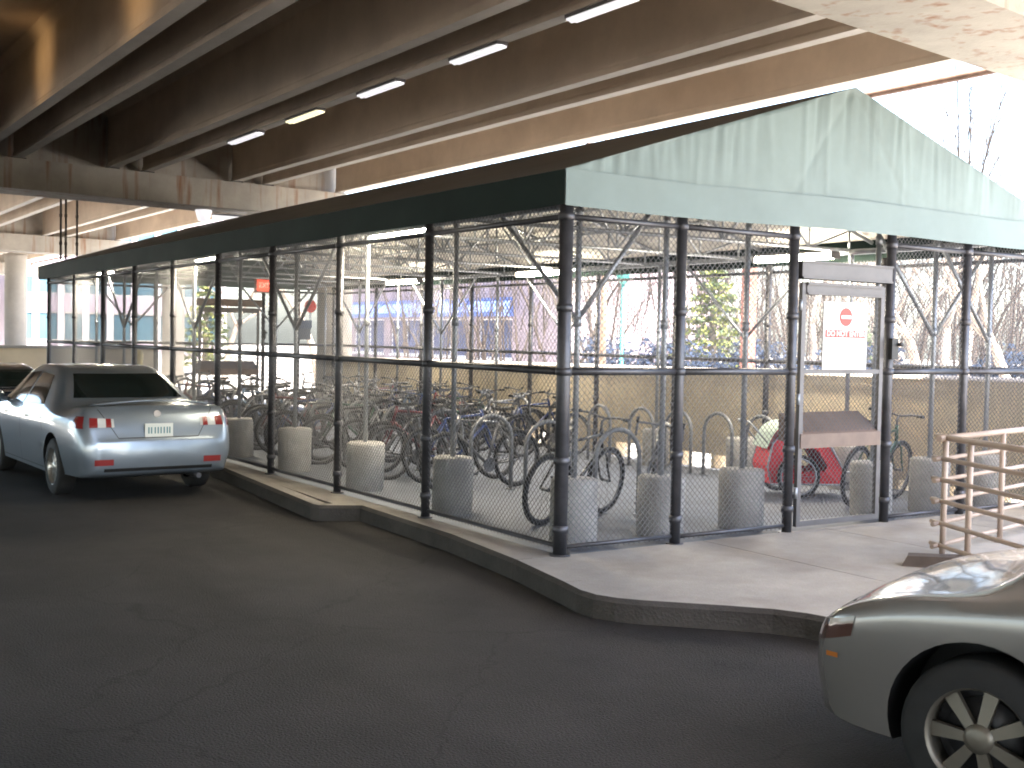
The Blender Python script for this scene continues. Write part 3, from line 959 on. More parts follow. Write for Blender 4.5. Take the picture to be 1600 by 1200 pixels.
# ------------------------------------------------------------------ bicycles
def bike_proto(kind):
    """local: wheels on z=0, forward = +x, centred between the wheels"""
    R = 0.335
    xr, xf = -0.51, 0.52
    t = root('bicycle', (0, 0, 0), 'bicycle standing in the cage racks', 'bicycle', None, local=True)
    def wheel(x):
        m = MB()
        m.tube([(x+ (R-0.02)*cos(2*pi*k/28), 0, R+(R-0.02)*sin(2*pi*k/28)) for k in range(28)], 0.020 if kind else 0.026, 7, closed=True)
        w = m.build('wheel', RUBB, t)
        m = MB()
        m.tube([(x+ (R-0.047)*cos(2*pi*k/28), 0, R+(R-0.047)*sin(2*pi*k/28)) for k in range(28)], 0.012, 5, closed=True)
        for k in range(18):
            a = 2*pi*k/18
            m.tube([(x+0.02*cos(a+0.9), 0.03*(1 if k % 2 else -1), R+0.02*sin(a+0.9)), (x+(R-0.05)*cos(a), 0, R+(R-0.05)*sin(a))], 0.0016, 3, caps=False)
        m.lathe([(0.02, -0.04), (0.014, -0.02), (0.014, 0.02), (0.02, 0.04)], 10, axis='y', c=(x, 0, R))
        m.build('rim', BIKEM, w)
    wheel(xr); wheel(xf)
    bb = (-0.08, 0, 0.28); st = (-0.22, 0, 0.76); ht = (0.34, 0, 0.80); hb = (0.375, 0, 0.67)
    m = MB()
    m.tube([bb, st], 0.017, 8); m.tube([st, ht], 0.016, 8); m.tube([bb, hb], 0.019, 8); m.tube([hb, (0.33, 0, 0.86)], 0.021, 8)
    for s_ in (-1, 1):
        m.tube([(-0.09, s_*0.02, 0.28), (-0.3, s_*0.05, 0.30), (xr, s_*0.06, R)], 0.010, 6)
        m.tube([(-0.215, s_*0.015, 0.73), (-0.36, s_*0.05, 0.55), (xr, s_*0.06, R)], 0.009, 6)
    fr = m.build('frame', mat('bike_paint', (0.05, 0.06, 0.1), 0.35, coat=0.4), t)
    m = MB()
    m.tube([(0.385, 0, 0.66), (0.395, 0, 0.62)], 0.02, 8)
    for s_ in (-1, 1):
        m.tube([(0.39, s_*0.02, 0.66), (0.40, s_*0.055, 0.60), (0.44, s_*0.055, 0.48), (xf, s_*0.055, R)], 0.012, 7)
    m.build('fork', mat('bike_paint', (0, 0, 0)), t)
    m = MB()
    m.tube([(0.33, 0, 0.86), (0.318, 0, 0.93), (0.37, 0, 0.955)], 0.014, 7)
    if kind:
        for s_ in (-1, 1):
            m.tube([(0.37, 0, 0.955), (0.38, s_*0.19, 0.955), (0.44, s_*0.205, 0.955), (0.475, s_*0.21, 0.92), (0.47, s_*0.21, 0.86), (0.41, s_*0.21, 0.835), (0.36, s_*0.21, 0.835)], 0.012, 7)
    else:
        m.tube([(0.27, -0.31, 1.0), (0.33, -0.17, 0.995), (0.37, 0, 0.96), (0.33, 0.17, 0.995), (0.27, 0.31, 1.0)], 0.012, 7)
    h = m.build('handlebar', BIKEM, t)
    m = MB()
    for s_ in (-1, 1):
        m = MB()
        if kind: m.tube([(0.44, s_*0.205, 0.955), (0.49, s_*0.21, 0.97), (0.50, s_*0.21, 1.01)], 0.014, 6)
        else: m.tube([(0.305, s_*0.23, 0.998), (0.262, s_*0.325, 1.0)], 0.018, 8)
        m.build('grip', BLACKP, h)
    m = MB()
    m.tube([st, (-0.255, 0, 0.90)], 0.013, 7)
    m.build('seat_post', BIKEM, t)
    m = MB()
    def sp(u, v):
        x = -0.40 + u*0.28
        wd_ = 0.075*(1-u)**0.6+0.018
        a = (v-0.5)*2
        return (x, a*wd_, 0.945 - 0.035*abs(a)**3 - 0.012*sin(u*pi))
    m.grid(sp, 8, 8)
    m.grid(lambda u, v: (sp(u, v)[0]*0.98-0.005, sp(1-u if 0 else u, 1-v)[1]*0.92, 0.90+0.02*u), 8, 8)
    m.build('saddle', BLACKP, t)
    m = MB()
    m.lathe([(0.085, 0.045), (0.085, 0.05)], 18, axis='y', c=bb)
    m.tube([(-0.08, -0.055, 0.28), (-0.08, 0.055, 0.28)], 0.016, 8)
    m.tube([(-0.08, -0.06, 0.28), (0.03, -0.065, 0.16)], 0.009, 6); m.tube([(-0.08, 0.06, 0.28), (-0.19, 0.065, 0.40)], 0.009, 6)
    m.box((-0.01, -0.15, 0.15), (0.07, -0.07, 0.17)); m.box((-0.23, 0.07, 0.39), (-0.15, 0.15, 0.41))
    m.build('crankset', BIKEM, t)
    return t
PB = [bike_proto(0), bike_proto(1)]
paints = [('black', (0.012, 0.012, 0.014)), ('dark blue', (0.02, 0.04, 0.14)), ('dull red', (0.13, 0.025, 0.022)), ('silver', (0.25, 0.25, 0.26)),
          ('grey', (0.12, 0.12, 0.13)), ('dark green', (0.02, 0.07, 0.04)), ('off white', (0.40, 0.40, 0.40)), ('maroon', (0.11, 0.012, 0.018)),
          ('light blue', (0.08, 0.13, 0.21))]
PM = {n: mat('bike_paint_'+n.replace(' ', '_'), c, 0.35, 0.2, coat=0.4) for n, c in paints}
used_proto = [False, False]
def bike(x, y, rz, colour, kind, lab, lean=0.06, grp=None):
    if used_proto[kind]:
        o = copy_tree(PB[kind])
    else:
        o = PB[kind]; used_proto[kind] = True
    o.location = (x, y, floorz(x, y)); o.rotation_euler = (lean, 0, rz)
    for ch in o.children:
        if ch.name.split('.')[0] in ('frame', 'fork'):
            ch.material_slots[0].link = 'OBJECT'
            ch.material_slots[0].material = PM[colour]
    tag(o, lab, 'bicycle', grp)
rb = random.Random(11)
specials = []
# far row, bikes nosed to the tan wall, from y ~6.4 on
fy = [7.62, 8.15, 8.65, 9.25, 9.75, 10.35, 10.85, 11.5, 12.0, 12.6, 13.1, 13.7, 14.6, 15.4, 16.2]
fc = ['black', 'dark blue', 'grey', 'silver', 'dark green', 'black', 'dull red', 'light blue', 'dark blue', 'grey', 'silver', 'maroon', 'black', 'off white', 'grey']
for i, (y, c) in enumerate(zip(fy, fc)):
    k = i % 3 == 1
    bike(5.25+rb.uniform(-0.2, 0.2), y, (0 if i % 2 else pi)+rb.uniform(-0.12, 0.12), c, int(k),
         '%s %s bicycle by the tan wall, %s in its row from the gable' % (c, 'drop bar' if k else 'flat bar', ORD[i]),
         rb.uniform(-0.1, 0.1), 'bicycles in the row by the tan wall')
# near row along the road side fence
ny = [3.95, 4.75, 5.15, 5.9, 6.35, 7.0, 7.45, 8.1, 8.6, 9.2, 9.7, 10.4, 11.0, 11.7, 12.4, 13.2, 14.2]
ncol = ['grey', 'dark blue', 'black', 'maroon', 'silver', 'black', 'dark green', 'grey', 'dark blue', 'dull red', 'black', 'silver', 'light blue', 'black', 'grey', 'dull red', 'dark blue']
for i, (y, c) in enumerate(zip(ny, ncol)):
    k = i % 4 == 2
    bike(1.75+rb.uniform(-0.2, 0.2), y, (0 if i % 3 else pi)+rb.uniform(-0.12, 0.12), c, int(k),
         '%s %s bicycle in the road side row, %s from the gable' % (c, 'drop bar' if k else 'flat bar', ORD[i]),
         rb.uniform(-0.1, 0.1), 'bicycles in the road side row')
bike(1.25, 1.55, 0.35, 'black', 0, 'black bicycle turned aslant just behind the front corner post', 0.12)
bike(1.85, 1.15, -2.3, 'grey', 1, 'grey drop bar bicycle leaning beside the front corner drum', -0.12)
bike(5.15, 1.2, 0.25, 'dark green', 0, 'dark green bicycle standing behind the right jamb of the gable door', 0.1)

# red child trailer / hooded buggy
t = root('bike_trailer', (4.9, 2.1, floorz(4.9, 2.1)), 'red fabric bike trailer with pale hood behind the gable door', 'bike trailer', local=True)
t.rotation_euler.z = radians(-28)
def trailer_side(s_):
    return [(-0.42, s_*0.30, 0.16), (0.40, s_*0.30, 0.16), (0.46, s_*0.28, 0.28), (0.28, s_*0.27, 0.60), (0.05, s_*0.25, 0.78), (-0.22, s_*0.25, 0.80), (-0.40, s_*0.27, 0.62), (-0.46, s_*0.29, 0.36)]
A_, B_ = trailer_side(-1), trailer_side(1)
n = len(A_)
m = MB()
m.add(A_+B_, [(i, n+i, n+(i+1) % n, (i+1) % n) for i in range(n) if i not in (3,)])
m.build('fabric_cover', REDF, t)
for P_, s_ in ((A_, -1), (B_, 1)):
    m = MB()
    cx_, cz_ = -0.02, 0.46
    inn = [((x-cx_)*0.55+cx_, y+s_*0.004, (z-cz_)*0.5+cz_) for x, y, z in P_]
    fs = [(i, (i+1) % n, n+(i+1) % n, n+i) for i in range(n)]
    m.add(P_+inn, fs if s_ < 0 else [f[::-1] for f in fs])
    m.build('side_panel', REDF, t)
    m = MB()
    m.tube([(x, y+s_*0.006, z) for x, y, z in P_], 0.012, 6, closed=True)
    m.build('frame_tube', GALV, t)
m = MB()
m.grid(lambda u, v: (-0.47+0.30*u-0.04*sin(pi*u), (v-0.5)*0.58, 0.56+0.30*sin(u*pi/2)), 8, 6)
m.build('hood', MINT, t)
m = MB(); m.grid(lambda u, v: (0.05+0.23*u, (v-0.5)*0.50, 0.775-0.185*u), 3, 3); m.build('window_panel', mat('grey_vinyl', (0.25, 0.25, 0.27), 0.2), t)
m = MB(); m.box((-0.25, -0.24, 0.17), (0.25, 0.24, 0.24)); m.box((-0.30, -0.24, 0.24), (-0.22, 0.24, 0.56)); m.build('seat', BLACKP, t)
for s_ in (-1, 1):
    m = MB()
    m.tube([(-0.12+0.235*cos(2*pi*k/24), s_*0.37, 0.255+0.235*sin(2*pi*k/24)) for k in range(24)], 0.02, 7, closed=True)
    w_ = m.build('wheel', RUBB, t)
    m = MB()
    m.tube([(-0.12+0.205*cos(2*pi*k/24), s_*0.37, 0.255+0.205*sin(2*pi*k/24)) for k in range(24)], 0.012, 5, closed=True)
    for k in range(12):
        m.tube([(-0.12, s_*0.37, 0.255), (-0.12+0.2*cos(k*pi/6), s_*0.37, 0.255+0.2*sin(k*pi/6))], 0.003, 3, caps=False)
    m.build('rim', GALV, w_)
m = MB(); m.tube([(0.44, 0.22, 0.2), (0.75, 0.30, 0.24), (0.98, 0.30, 0.30)], 0.014, 7); m.build('tow_arm', GALV, t)
m = MB(); m.box((0.34, -0.28, 0.155), (0.50, 0.28, 0.19)); m.build('bumper_bar', BLACKP, t)
m = MB(); m.tube([(-0.44, -0.22, 0.62), (-0.66, -0.22, 0.86), (-0.66, 0.22, 0.86), (-0.44, 0.22, 0.62)], 0.011, 6); m.build('push_handle', GALV, t)

# ------------------------------------------------------------------ cars
ST = [ # l, zb, ws, wm, zmid, wb, zbelt, wt, zr, ztop
 (0.00,.36,.66,.70,.50,.68,.60,.62,.645,.655),(0.02,.32,.72,.77,.50,.75,.64,.69,.69,.70),(0.06,.29,.76,.82,.51,.80,.70,.745,.83,.85),(0.12,.27,.80,.855,.53,.835,.80,.755,.96,.985),
 (0.20,.25,.82,.872,.55,.85,.85,.755,1.01,1.035),(0.55,.24,.84,.885,.55,.862,.88,.74,1.00,1.035),(0.92,.22,.85,.89,.55,.868,.90,.71,1.00,1.045),
 (1.22,.20,.86,.89,.55,.868,.92,.66,1.15,1.19),(1.55,.20,.86,.89,.55,.868,.925,.61,1.30,1.345),(1.9,.20,.86,.89,.55,.868,.925,.59,1.375,1.42),
 (2.4,.20,.86,.89,.55,.868,.925,.585,1.39,1.44),(2.85,.20,.86,.89,.55,.868,.92,.59,1.365,1.415),(3.1,.20,.86,.89,.55,.868,.915,.615,1.28,1.33),
 (3.4,.20,.86,.89,.55,.868,.905,.67,1.12,1.16),(3.68,.20,.86,.89,.55,.868,.89,.73,.965,1.00),(4.0,.21,.85,.885,.55,.86,.86,.72,.92,.955),(4.3,.22,.83,.865,.54,.84,.80,.69,.865,.90),
 (4.5,.235,.78,.82,.52,.79,.735,.66,.79,.82),(4.62,.255,.70,.75,.49,.71,.66,.62,.705,.725),(4.69,.29,.60,.645,.47,.61,.585,.55,.61,.62),(4.72,.33,.50,.54,.46,.52,.54,.47,.555,.56)]
def cr(p0, p1, p2, p3, t, k=0.5):
    m1 = (p2-p0)*k; m2 = (p3-p1)*k
    t2, t3 = t*t, t*t*t
    return (2*t3-3*t2+1)*p1 + (t3-2*t2+t)*m1 + (-2*t3+3*t2)*p2 + (t3-t2)*m2
def station(l):
    i = 0
    while i < len(ST)-2 and ST[i+1][0] < l: i += 1
    a, c = ST[i], ST[i+1]
    t = (l-a[0])/(c[0]-a[0])
    p, q = ST[max(0, i-1)], ST[min(len(ST)-1, i+2)]
    # finite-difference tangents in l
    def val(j):
        d = c[0]-a[0]
        ma = (c[j]-p[j])/(c[0]-p[0])*d if p is not a else (c[j]-a[j])
        mc = (q[j]-a[j])/(q[0]-a[0])*d if q is not c else (c[j]-a[j])
        t2, t3 = t*t, t*t*t
        return (2*t3-3*t2+1)*a[j]+(t3-2*t2+t)*ma+(-2*t3+3*t2)*c[j]+(t3-t2)*mc
    return [val(j) for j in range(1, 10)]
def section(l):
    zb, ws, wm, zm, wb, zbl, wt, zr, zt = station(l)
    P = [(0, zb), (ws*0.8, zb), (ws*0.97, zb+0.015), (ws, zb+0.06), (wm, zm), (wb, zbl), (wt, zr), (wt*0.62, zr+(zt-zr)*0.72), (0, zt)]
    seg = [1, 2, 2, 4, 5, 6, 4, 5]
    kk = [0, 0, .4, .5, .5, .18, .4, .5]
    out = []
    for i, n in enumerate(seg):
        p0 = P[max(0, i-1)]; p1 = P[i]; p2 = P[i+1]
        p3 = P[i+2] if i+2 < len(P) else (-P[-2][0], P[-2][1])
        for j in range(n):
            t = j/n
            out.append((cr(p0[0], p1[0], p2[0], p3[0], t, kk[i]), cr(p0[1], p1[1], p2[1], p3[1], t, kk[i])))
    out.append(P[-1])
    return out
def car_body(paint):
    ls = []
    for a, c in zip(ST[:-1], ST[1:]):
        n = max(2, int((c[0]-a[0])/0.07))
        ls += [a[0]+(c[0]-a[0])*k/n for k in range(n)]
    ls.append(ST[-1][0])
    m = MB()
    rings = []
    for l in ls:
        h = section(l)
        ring = [(l, y, z) for y, z in h] + [(l, -y, z) for y, z in h[-2:0:-1]]
        rings.append(ring)
    n = len(rings[0])
    vs = [p for r in rings for p in r]
    fs = []
    for i in range(len(rings)-1):
        for j in range(n):
            fs.append((i*n+j, (i+1)*n+j, (i+1)*n+(j+1) % n, i*n+(j+1) % n))
    m.add(vs, fs, 0, True)
    o = len(rings)-1
    m.add(rings[0], [tuple(range(n))], 0, True)
    m.add(rings[-1], [tuple(range(n-1, -1, -1))], 0, True)
    me = m.mesh('body', [paint, BLACKP])
    bm = bmesh.new(); bm.from_mesh(me)
    bmesh.ops.remove_doubles(bm, verts=bm.verts, dist=1e-5)
    bmesh.ops.recalc_face_normals(bm, faces=bm.faces)
    bm.to_mesh(me); bm.free()
    ob = bpy.data.objects.new('tmp_body', me); COL.objects.link(ob)
    cm = MB()
    for x in (1.0, 3.68):
        for s_ in (-1, 1):
            prof = [(0.0, s_*0.58), (0.365, s_*0.58), (0.375, s_*1.05), (0.0, s_*1.05)]
            cm.lathe(prof if s_ > 0 else prof[::-1], 40, axis='y', c=(x, 0, 0.33), mi=1)
    cme = cm.mesh('cut', [paint, BLACKP])
    bm = bmesh.new(); bm.from_mesh(cme)
    bmesh.ops.remove_doubles(bm, verts=bm.verts, dist=1e-5)
    bmesh.ops.recalc_face_normals(bm, faces=bm.faces)
    bm.to_mesh(cme); bm.free()
    co_ = bpy.data.objects.new('tmp_cut', cme); COL.objects.link(co_)
    md = ob.modifiers.new('b', 'BOOLEAN'); md.operation = 'DIFFERENCE'; md.object = co_; md.solver = 'EXACT'
    dg = bpy.context.evaluated_depsgraph_get()
    res = bpy.data.meshes.new_from_object(ob.evaluated_get(dg))
    bpy.data.objects.remove(ob); bpy.data.objects.remove(co_)
    # crisp shading at arches
    bm = bmesh.new(); bm.from_mesh(res)
    for e in bm.edges:
        if len(e.link_faces) == 2 and (e.calc_face_angle(0) > radians(38)): e.smooth = False
    for f in bm.faces: f.smooth = True
    bm.to_mesh(res)
    bvh = BVHTree.FromBMesh(bm)
    bm.free()
    return res, bvh
def decal(m, bvh, axis, quad, nu, nv, off=0.004, mi=0, mcols=None):
    """panel that follows the body: points cast onto the body along an axis, set proud of it"""
    if axis[0] == 'x': f = lambda a, c: (Vector((-2 if axis[1] == '+' else 8, a, c)), Vector((1 if axis[1] == '+' else -1, 0, 0)))
    elif axis[0] == 'y': f = lambda a, c: (Vector((a, -4 if axis[1] == '+' else 4, c)), Vector((0, 1 if axis[1] == '+' else -1, 0)))
    else: f = lambda a, c: (Vector((a, c, 5)), Vector((0, 0, -1)))
    vs = []; ok = []
    for j in range(nv+1):
        for i in range(nu+1):
            u, v = i/nu, j/nv
            a = (quad[0][0]*(1-u)+quad[1][0]*u)*(1-v)+(quad[3][0]*(1-u)+quad[2][0]*u)*v
            c = (quad[0][1]*(1-u)+quad[1][1]*u)*(1-v)+(quad[3][1]*(1-u)+quad[2][1]*u)*v
            o, d = f(a, c)
            h = bvh.ray_cast(o, d)
            if h[0] is None:
                vs.append(o); ok.append(False)
            else:
                nn = h[1] if h[1].dot(d) < 0 else -h[1]
                vs.append(h[0] + nn*off); ok.append(True)
    for j in range(nv):
        for i in range(nu):
            q = [j*(nu+1)+i, j*(nu+1)+i+1, (j+1)*(nu+1)+i+1, (j+1)*(nu+1)+i]
            if all(ok[k] for k in q):
                A, B2, C2 = vs[q[0]], vs[q[1]], vs[q[2]]
                nrm = (B2-A).cross(C2-A)
                _, d = f(0, 0)
                if nrm.dot(d) > 0: q = q[::-1]
                mm = mcols[i*len(mcols)//nu] if mcols else mi
                o0 = len(m.v)
                m.v += [tuple(vs[k]) for k in q]; m.f.append(tuple(range(o0, o0+4))); m.m.append(mm); m.s.append(True)
ST0 = ST
def make_car(label, paint, loc, heading, spokes=7, zs=1.0, group='parked cars', nose=1.0, drop=0.0, lens=None, rimm=None):
    global ST
    LM = lambda l: l if l < 4.06 else 4.06+(l-4.06)*nose
    ST = []
    for r_ in ST0:
        q = list(r_)
        k = min(1, max(0, (r_[0]-3.3)/0.5))*drop
        q[0] = LM(q[0]); q[6] -= k*0.5; q[8] -= k; q[9] -= k
        ST.append(tuple(q))
    lens = lens or CLEARL; rimm = rimm or ALLOY
    t = root('parked_car', (loc[0], loc[1], 0), label, 'car', group, local=True)
    t.rotation_euler.z = heading
    t.scale = (1, 1, zs)
    me, bvh = car_body(paint)
    link('body', me, t)
    def dpart(name, mats, parts, parent=t):
        m = MB()
        for p in parts: decal(m, bvh, *p[0], **p[1])
        me_ = m.mesh(name, mats)
        bm = bmesh.new(); bm.from_mesh(me_); bmesh.ops.remove_doubles(bm, verts=bm.verts, dist=2e-4); bm.to_mesh(me_); bm.free()
        return link(name, me_, parent)
    D = lambda *a, **k: (a, k)
    dpart('rear_window', GLASS, [D('x+', [(.63, 1.075), (-.63, 1.075), (-.50, 1.335), (.50, 1.335)], 22, 14)])
    dpart('windscreen', GLASS, [D('x-', [(.66, 1.03), (-.66, 1.03), (-.53, 1.33), (.53, 1.33)], 22, 14)])
    for s_, ax in ((1, 'y-'), (-1, 'y+')):
        dpart('side_window', GLASS, [D(ax, [(2.42, .965), (3.40, .965), (3.02, 1.305), (2.42, 1.335)], 16, 8)])
        dpart('side_window', GLASS, [D(ax, [(1.52, .985), (2.36, .965), (2.36, 1.335), (1.82, 1.31)], 16, 8)])
        # tail lamp wraps round the corner: red / clear / red
        dpart('tail_light', [TAILR, CLEARL], [D('x+', [(s_*.745, .81), (s_*.48, .81), (s_*.48, .90), (s_*.735, .915)], 18, 8, mcols=[0, 0, 0, 1, 1, 1, 0, 0, 1]),
                                              D(ax, [(.085, .80), (.30, .805), (.26, .925), (.12, .93)], 8, 6)])
        dpart('rear_reflector', TAILR, [D('x+', [(s_*.70, .405), (s_*.50, .405), (s_*.50, .47), (s_*.70, .47)], 8, 4, off=0.006)])
        dpart('headlight', [lens, AMBER], [D('x-', [(s_*.68, .63), (s_*.40, .60), (s_*.42, .71), (s_*.68, .745)], 10, 6),
                                      D(ax, [(LM(4.30), .675-drop*.5), (LM(4.62), .60-drop*.4), (LM(4.585), .70-drop*.5), (LM(4.28), .785-drop*.8)], 12, 6)])
        dpart('side_marker', AMBER, [D(ax, [(LM(4.40), .525), (LM(4.50), .52), (LM(4.50), .54), (LM(4.40), .545)], 4, 2)])
        seam = []
        for l0, l1 in ((2.385, 2.395), (3.44, 3.45)):
            seam.append(D(ax, [(l0, .27), (l1, .27), (l1, .93), (l0, .93)], 1, 12, off=0.0025))
        seam.append(D(ax, [(1.37, .70), (1.38, .70), (1.53, .95), (1.52, .95)], 1, 6, off=0.0025))
        seam.append(D(ax, [(1.38, .27), (3.44, .27), (3.44, .278), (1.38, .278)], 30, 1, off=0.0025))
        dpart('panel_seam', BLACKP, seam)
        dpart('door_handle', paint, [D(ax, [(2.10, .80), (2.28, .80), (2.28, .83), (2.10, .83)], 6, 2, off=0.022)])
        dpart('door_handle', paint, [D(ax, [(3.16-1.02+1.0, .79), (3.32, .79), (3.32, .82), (3.14, .82)], 6, 2, off=0.022)])
        dpart('side_moulding', paint, [D(ax, [(1.42, .50), (3.30, .50), (3.30, .545), (1.42, .545)], 30, 2, off=0.012)])
        m = MB()
        c0_ = (3.22, s_*0.97, 1.0)
        m.lathe([(0.0, -0.05), (0.06, -0.045), (0.085, 0.0), (0.075, 0.05), (0.0, 0.09)], 12, axis='x', c=c0_)
        m.tube([(3.24, s_*0.83, .96), (3.24, s_*0.95, .98)], 0.025, 8)
        m.build('side_mirror', paint, t)
    sm = [D('x+', [(.445, .69), (.437, .69), (.63, 1.0), (.638, 1.0)], 1, 14, off=0.0025), D('x+', [(-.445, .69), (-.437, .69), (-.63, 1.0), (-.638, 1.0)], 1, 14, off=0.0025),
          D('x+', [(.445, .688), (-.445, .688), (-.445, .697), (.445, .697)], 24, 1, off=0.0025)]
    dpart('boot_seam', BLACKP, sm)
    # spoiler lip along the boot edge
    m = MB()
    def spo(u, v):
        y = (u-0.5)*1.36
        e = 1-abs(u-0.5)*2
        x = 0.19+0.13*(abs(u-0.5)*2)**2.5
        a = v*2*pi
        return (x+0.055*cos(a), y, 1.09-0.055*(abs(u-.5)*2)**2+0.016*sin(a)*min(1, e*8))
    m.grid(spo, 24, 10); m.build('spoiler', paint, t)
    h = bvh.ray_cast(Vector((-2, 0, .76)), Vector((1, 0, 0)))[0]
    m = MB(); m.box((h.x-0.018, -.155, .695), (h.x-0.006, .155, .845)); pl = m.build('licence_plate', PLATE, t)
    m = MB()
    for k, (y, hgt, sl_) in enumerate([(-.115, .07, 0), (-.085, .07, 0.2), (-.045, .07, 0), (-.012, .07, -0.2), (.02, .07, 0.2), (.055, .07, 0), (.09, .07, 0.15), (.118, .07, 0)]):
        z0, z1 = .77-hgt/2, .77+hgt/2
        m.box((h.x-0.0215, -y-0.006, z0), (h.x-0.0185, -y+0.006, z1))
    m.build('plate_character', PLINK, pl)
    h2 = bvh.ray_cast(Vector((-2, 0, .945)), Vector((1, 0, 0)))[0]
    m = MB(); m.lathe([(0.038, -0.010), (0.042, -0.004), (0.042, 0.004)], 20, axis='x', c=(h2.x-0.004, 0, .945)); m.build('emblem', CHROME, t)
    dpart('lower_valance', BLACKP, [D('x+', [(.60, .335), (-.60, .335), (-.60, .37), (.60, .37)], 14, 2, off=0.003)])
    dpart('grille', BLACKP, [D('x-', [(.34, .56), (-.34, .56), (-.34, .645), (.34, .645)], 14, 4)])
    m = MB(); m.tube([(0.35, -.45, .24), (0.0, -.45, .25)], 0.03, 10); m.build('exhaust', STEEL, t)
    for x in (1.0, 3.68):
        for s_ in (-1, 1):
            c_ = (x, s_*0.78, 0.315)
            R, w = 0.315, 0.10
            m = MB()
            prof = [(0.205, -w), (R-0.03, -w), (R-0.006, -w+0.015), (R, -w*0.6), (R, w*0.6), (R-0.006, w-0.015), (R-0.03, w), (0.205, w)]
            m.lathe(prof, 40, axis='y', c=c_, caps=False)
            wh = m.build('wheel', RUBB, t)
            m = MB()
            f_ = s_*0.075
            m.lathe([(0.20, s_*0.09), (0.21, s_*0.098), (0.213, s_*0.10), (0.213, -s_*0.02), (0.195, -s_*0.02), (0.195, s_*0.085), (0.2, s_*0.09)], 40, axis='y', c=c_, caps=False)
            for k in range(spokes):
                a = 2*pi*k/spokes
                ca, sa = cos(a), sin(a)
                def pt(r, tt, d): return (c_[0]+r*ca-tt*sa, c_[1]+d, c_[2]+r*sa+tt*ca)
                w0, w1 = 0.020, 0.030
                vs = [pt(.05, -w0, f_), pt(.05, w0, f_), pt(.198, w1, f_*0.8), pt(.198, -w1, f_*0.8), pt(.05, -w0, f_-s_*0.03), pt(.05, w0, f_-s_*0.03), pt(.198, w1, f_*.8-s_*0.03), pt(.198, -w1, f_*.8-s_*0.03)]
                m.add(vs, [(0,3,2,1),(4,5,6,7),(0,1,5,4),(1,2,6,5),(2,3,7,6),(3,0,4,7)])
            m.lathe([(0.0, f_+s_*0.012), (0.035, f_+s_*0.010), (0.06, f_), (0.06, f_-s_*0.04)], 18, axis='y', c=c_)
            m.build('rim', rimm, wh)
            m = MB()
            m.lathe([(0.0, -s_*0.022), (0.20, -s_*0.022)], 30, axis='y', c=c_)
            m.lathe([(0.15, -s_*0.015), (0.15, s_*0.005), (0.05, s_*0.012)], 24, axis='y', c=c_, caps=False)
            m.build('brake_disc', STEEL, wh)
    return t
make_car('silver four door saloon with boot spoiler seen from behind beside the cage', SILV, (-1.535, 5.42), radians(92.5), spokes=9)
make_car('dark low car parked ahead of the silver saloon, only its roof showing', BLUEC, (-1.95, 10.9), radians(92), zs=0.9)
# pewter car: place by its front left wheel (local 3.68, 0.88)
hd = radians(106)
wx, wy = -1.377, -4.721
lx, ly = 3.68, 0.88
make_car('pewter car in the lower right, only its front wing and wheel in view', BEIGE,
         (wx-(lx*cos(hd)-ly*sin(hd)), wy-(lx*sin(hd)+ly*cos(hd))), hd, spokes=7, nose=0.64, drop=0.085,
         lens=mat('smoked_lamp_lens', (0.10, 0.05, 0.04), 0.1, coat=0.8), rimm=mat('dull_alloy', (0.22, 0.20, 0.17), 0.45, 0.7))

# ------------------------------------------------------------------ trees and background
def bare_tree(seed, h, r0, spread=1.0):
    R_ = random.Random(seed)
    trunk = MB(); tw_ = MB()
    def grow(p, d, L_, r, depth):
        n = 3 if depth < 3 else 2
        pts = [p.copy()]; rs = [r]
        q = p.copy(); dd = d.copy()
        for i in range(n):
            dd = (dd + Vector((R_.uniform(-1,1), R_.uniform(-1,1), R_.uniform(-0.3,0.6)))*0.16).normalized()
            q = q + dd*L_/n
            pts.append(q.copy()); rs.append(r*(1-0.35*(i+1)/n))
        (trunk if depth < 3 else tw_).tube(pts, rs, 7 if depth < 2 else (5 if depth < 3 else 3), caps=False)
        if depth >= 6 or L_ < 0.16: return
        k = [3, 3, 3, 3, 3, 3][depth]
        for j in range(k):
            a = 2*pi*(j+R_.random())/k
            tilt = R_.uniform(0.35, 0.85)*spread
            u = dd.orthogonal().normalized(); w = dd.cross(u)
            nd = (dd*cos(tilt) + (u*cos(a)+w*sin(a))*sin(tilt) + Vector((0,0,0.12))).normalized()
            st_ = pts[-1] if j else pts[-1]
            if j == 2 and depth > 0: st_ = pts[-2]
            grow(st_, nd, L_*R_.uniform(0.58, 0.82), rs[-1]*R_.uniform(0.55, 0.75), depth+1)
    grow(Vector((0,0,0)), Vector((R_.uniform(-.06,.06), R_.uniform(-.06,.06), 1)).normalized(), h*0.30, r0, 0)
    return trunk.mesh('trunk', BARK), tw_.mesh('crown', TWIG)
TV = [bare_tree(s_, 7.5, 0.15, sp) for s_, sp in ((1, 1.0), (5, 0.9), (9, 1.1), (14, 0.8))]
def tree(x, y, v, sc, rz, lab, grp='bare trees beyond the wall'):
    t = root('bare_tree', (x, y, -0.08), lab, 'tree', grp, local=True)
    t.rotation_euler.z = rz; t.scale = (sc, sc, sc)
    link('trunk', TV[v][0], t); link('crown', TV[v][1], t)
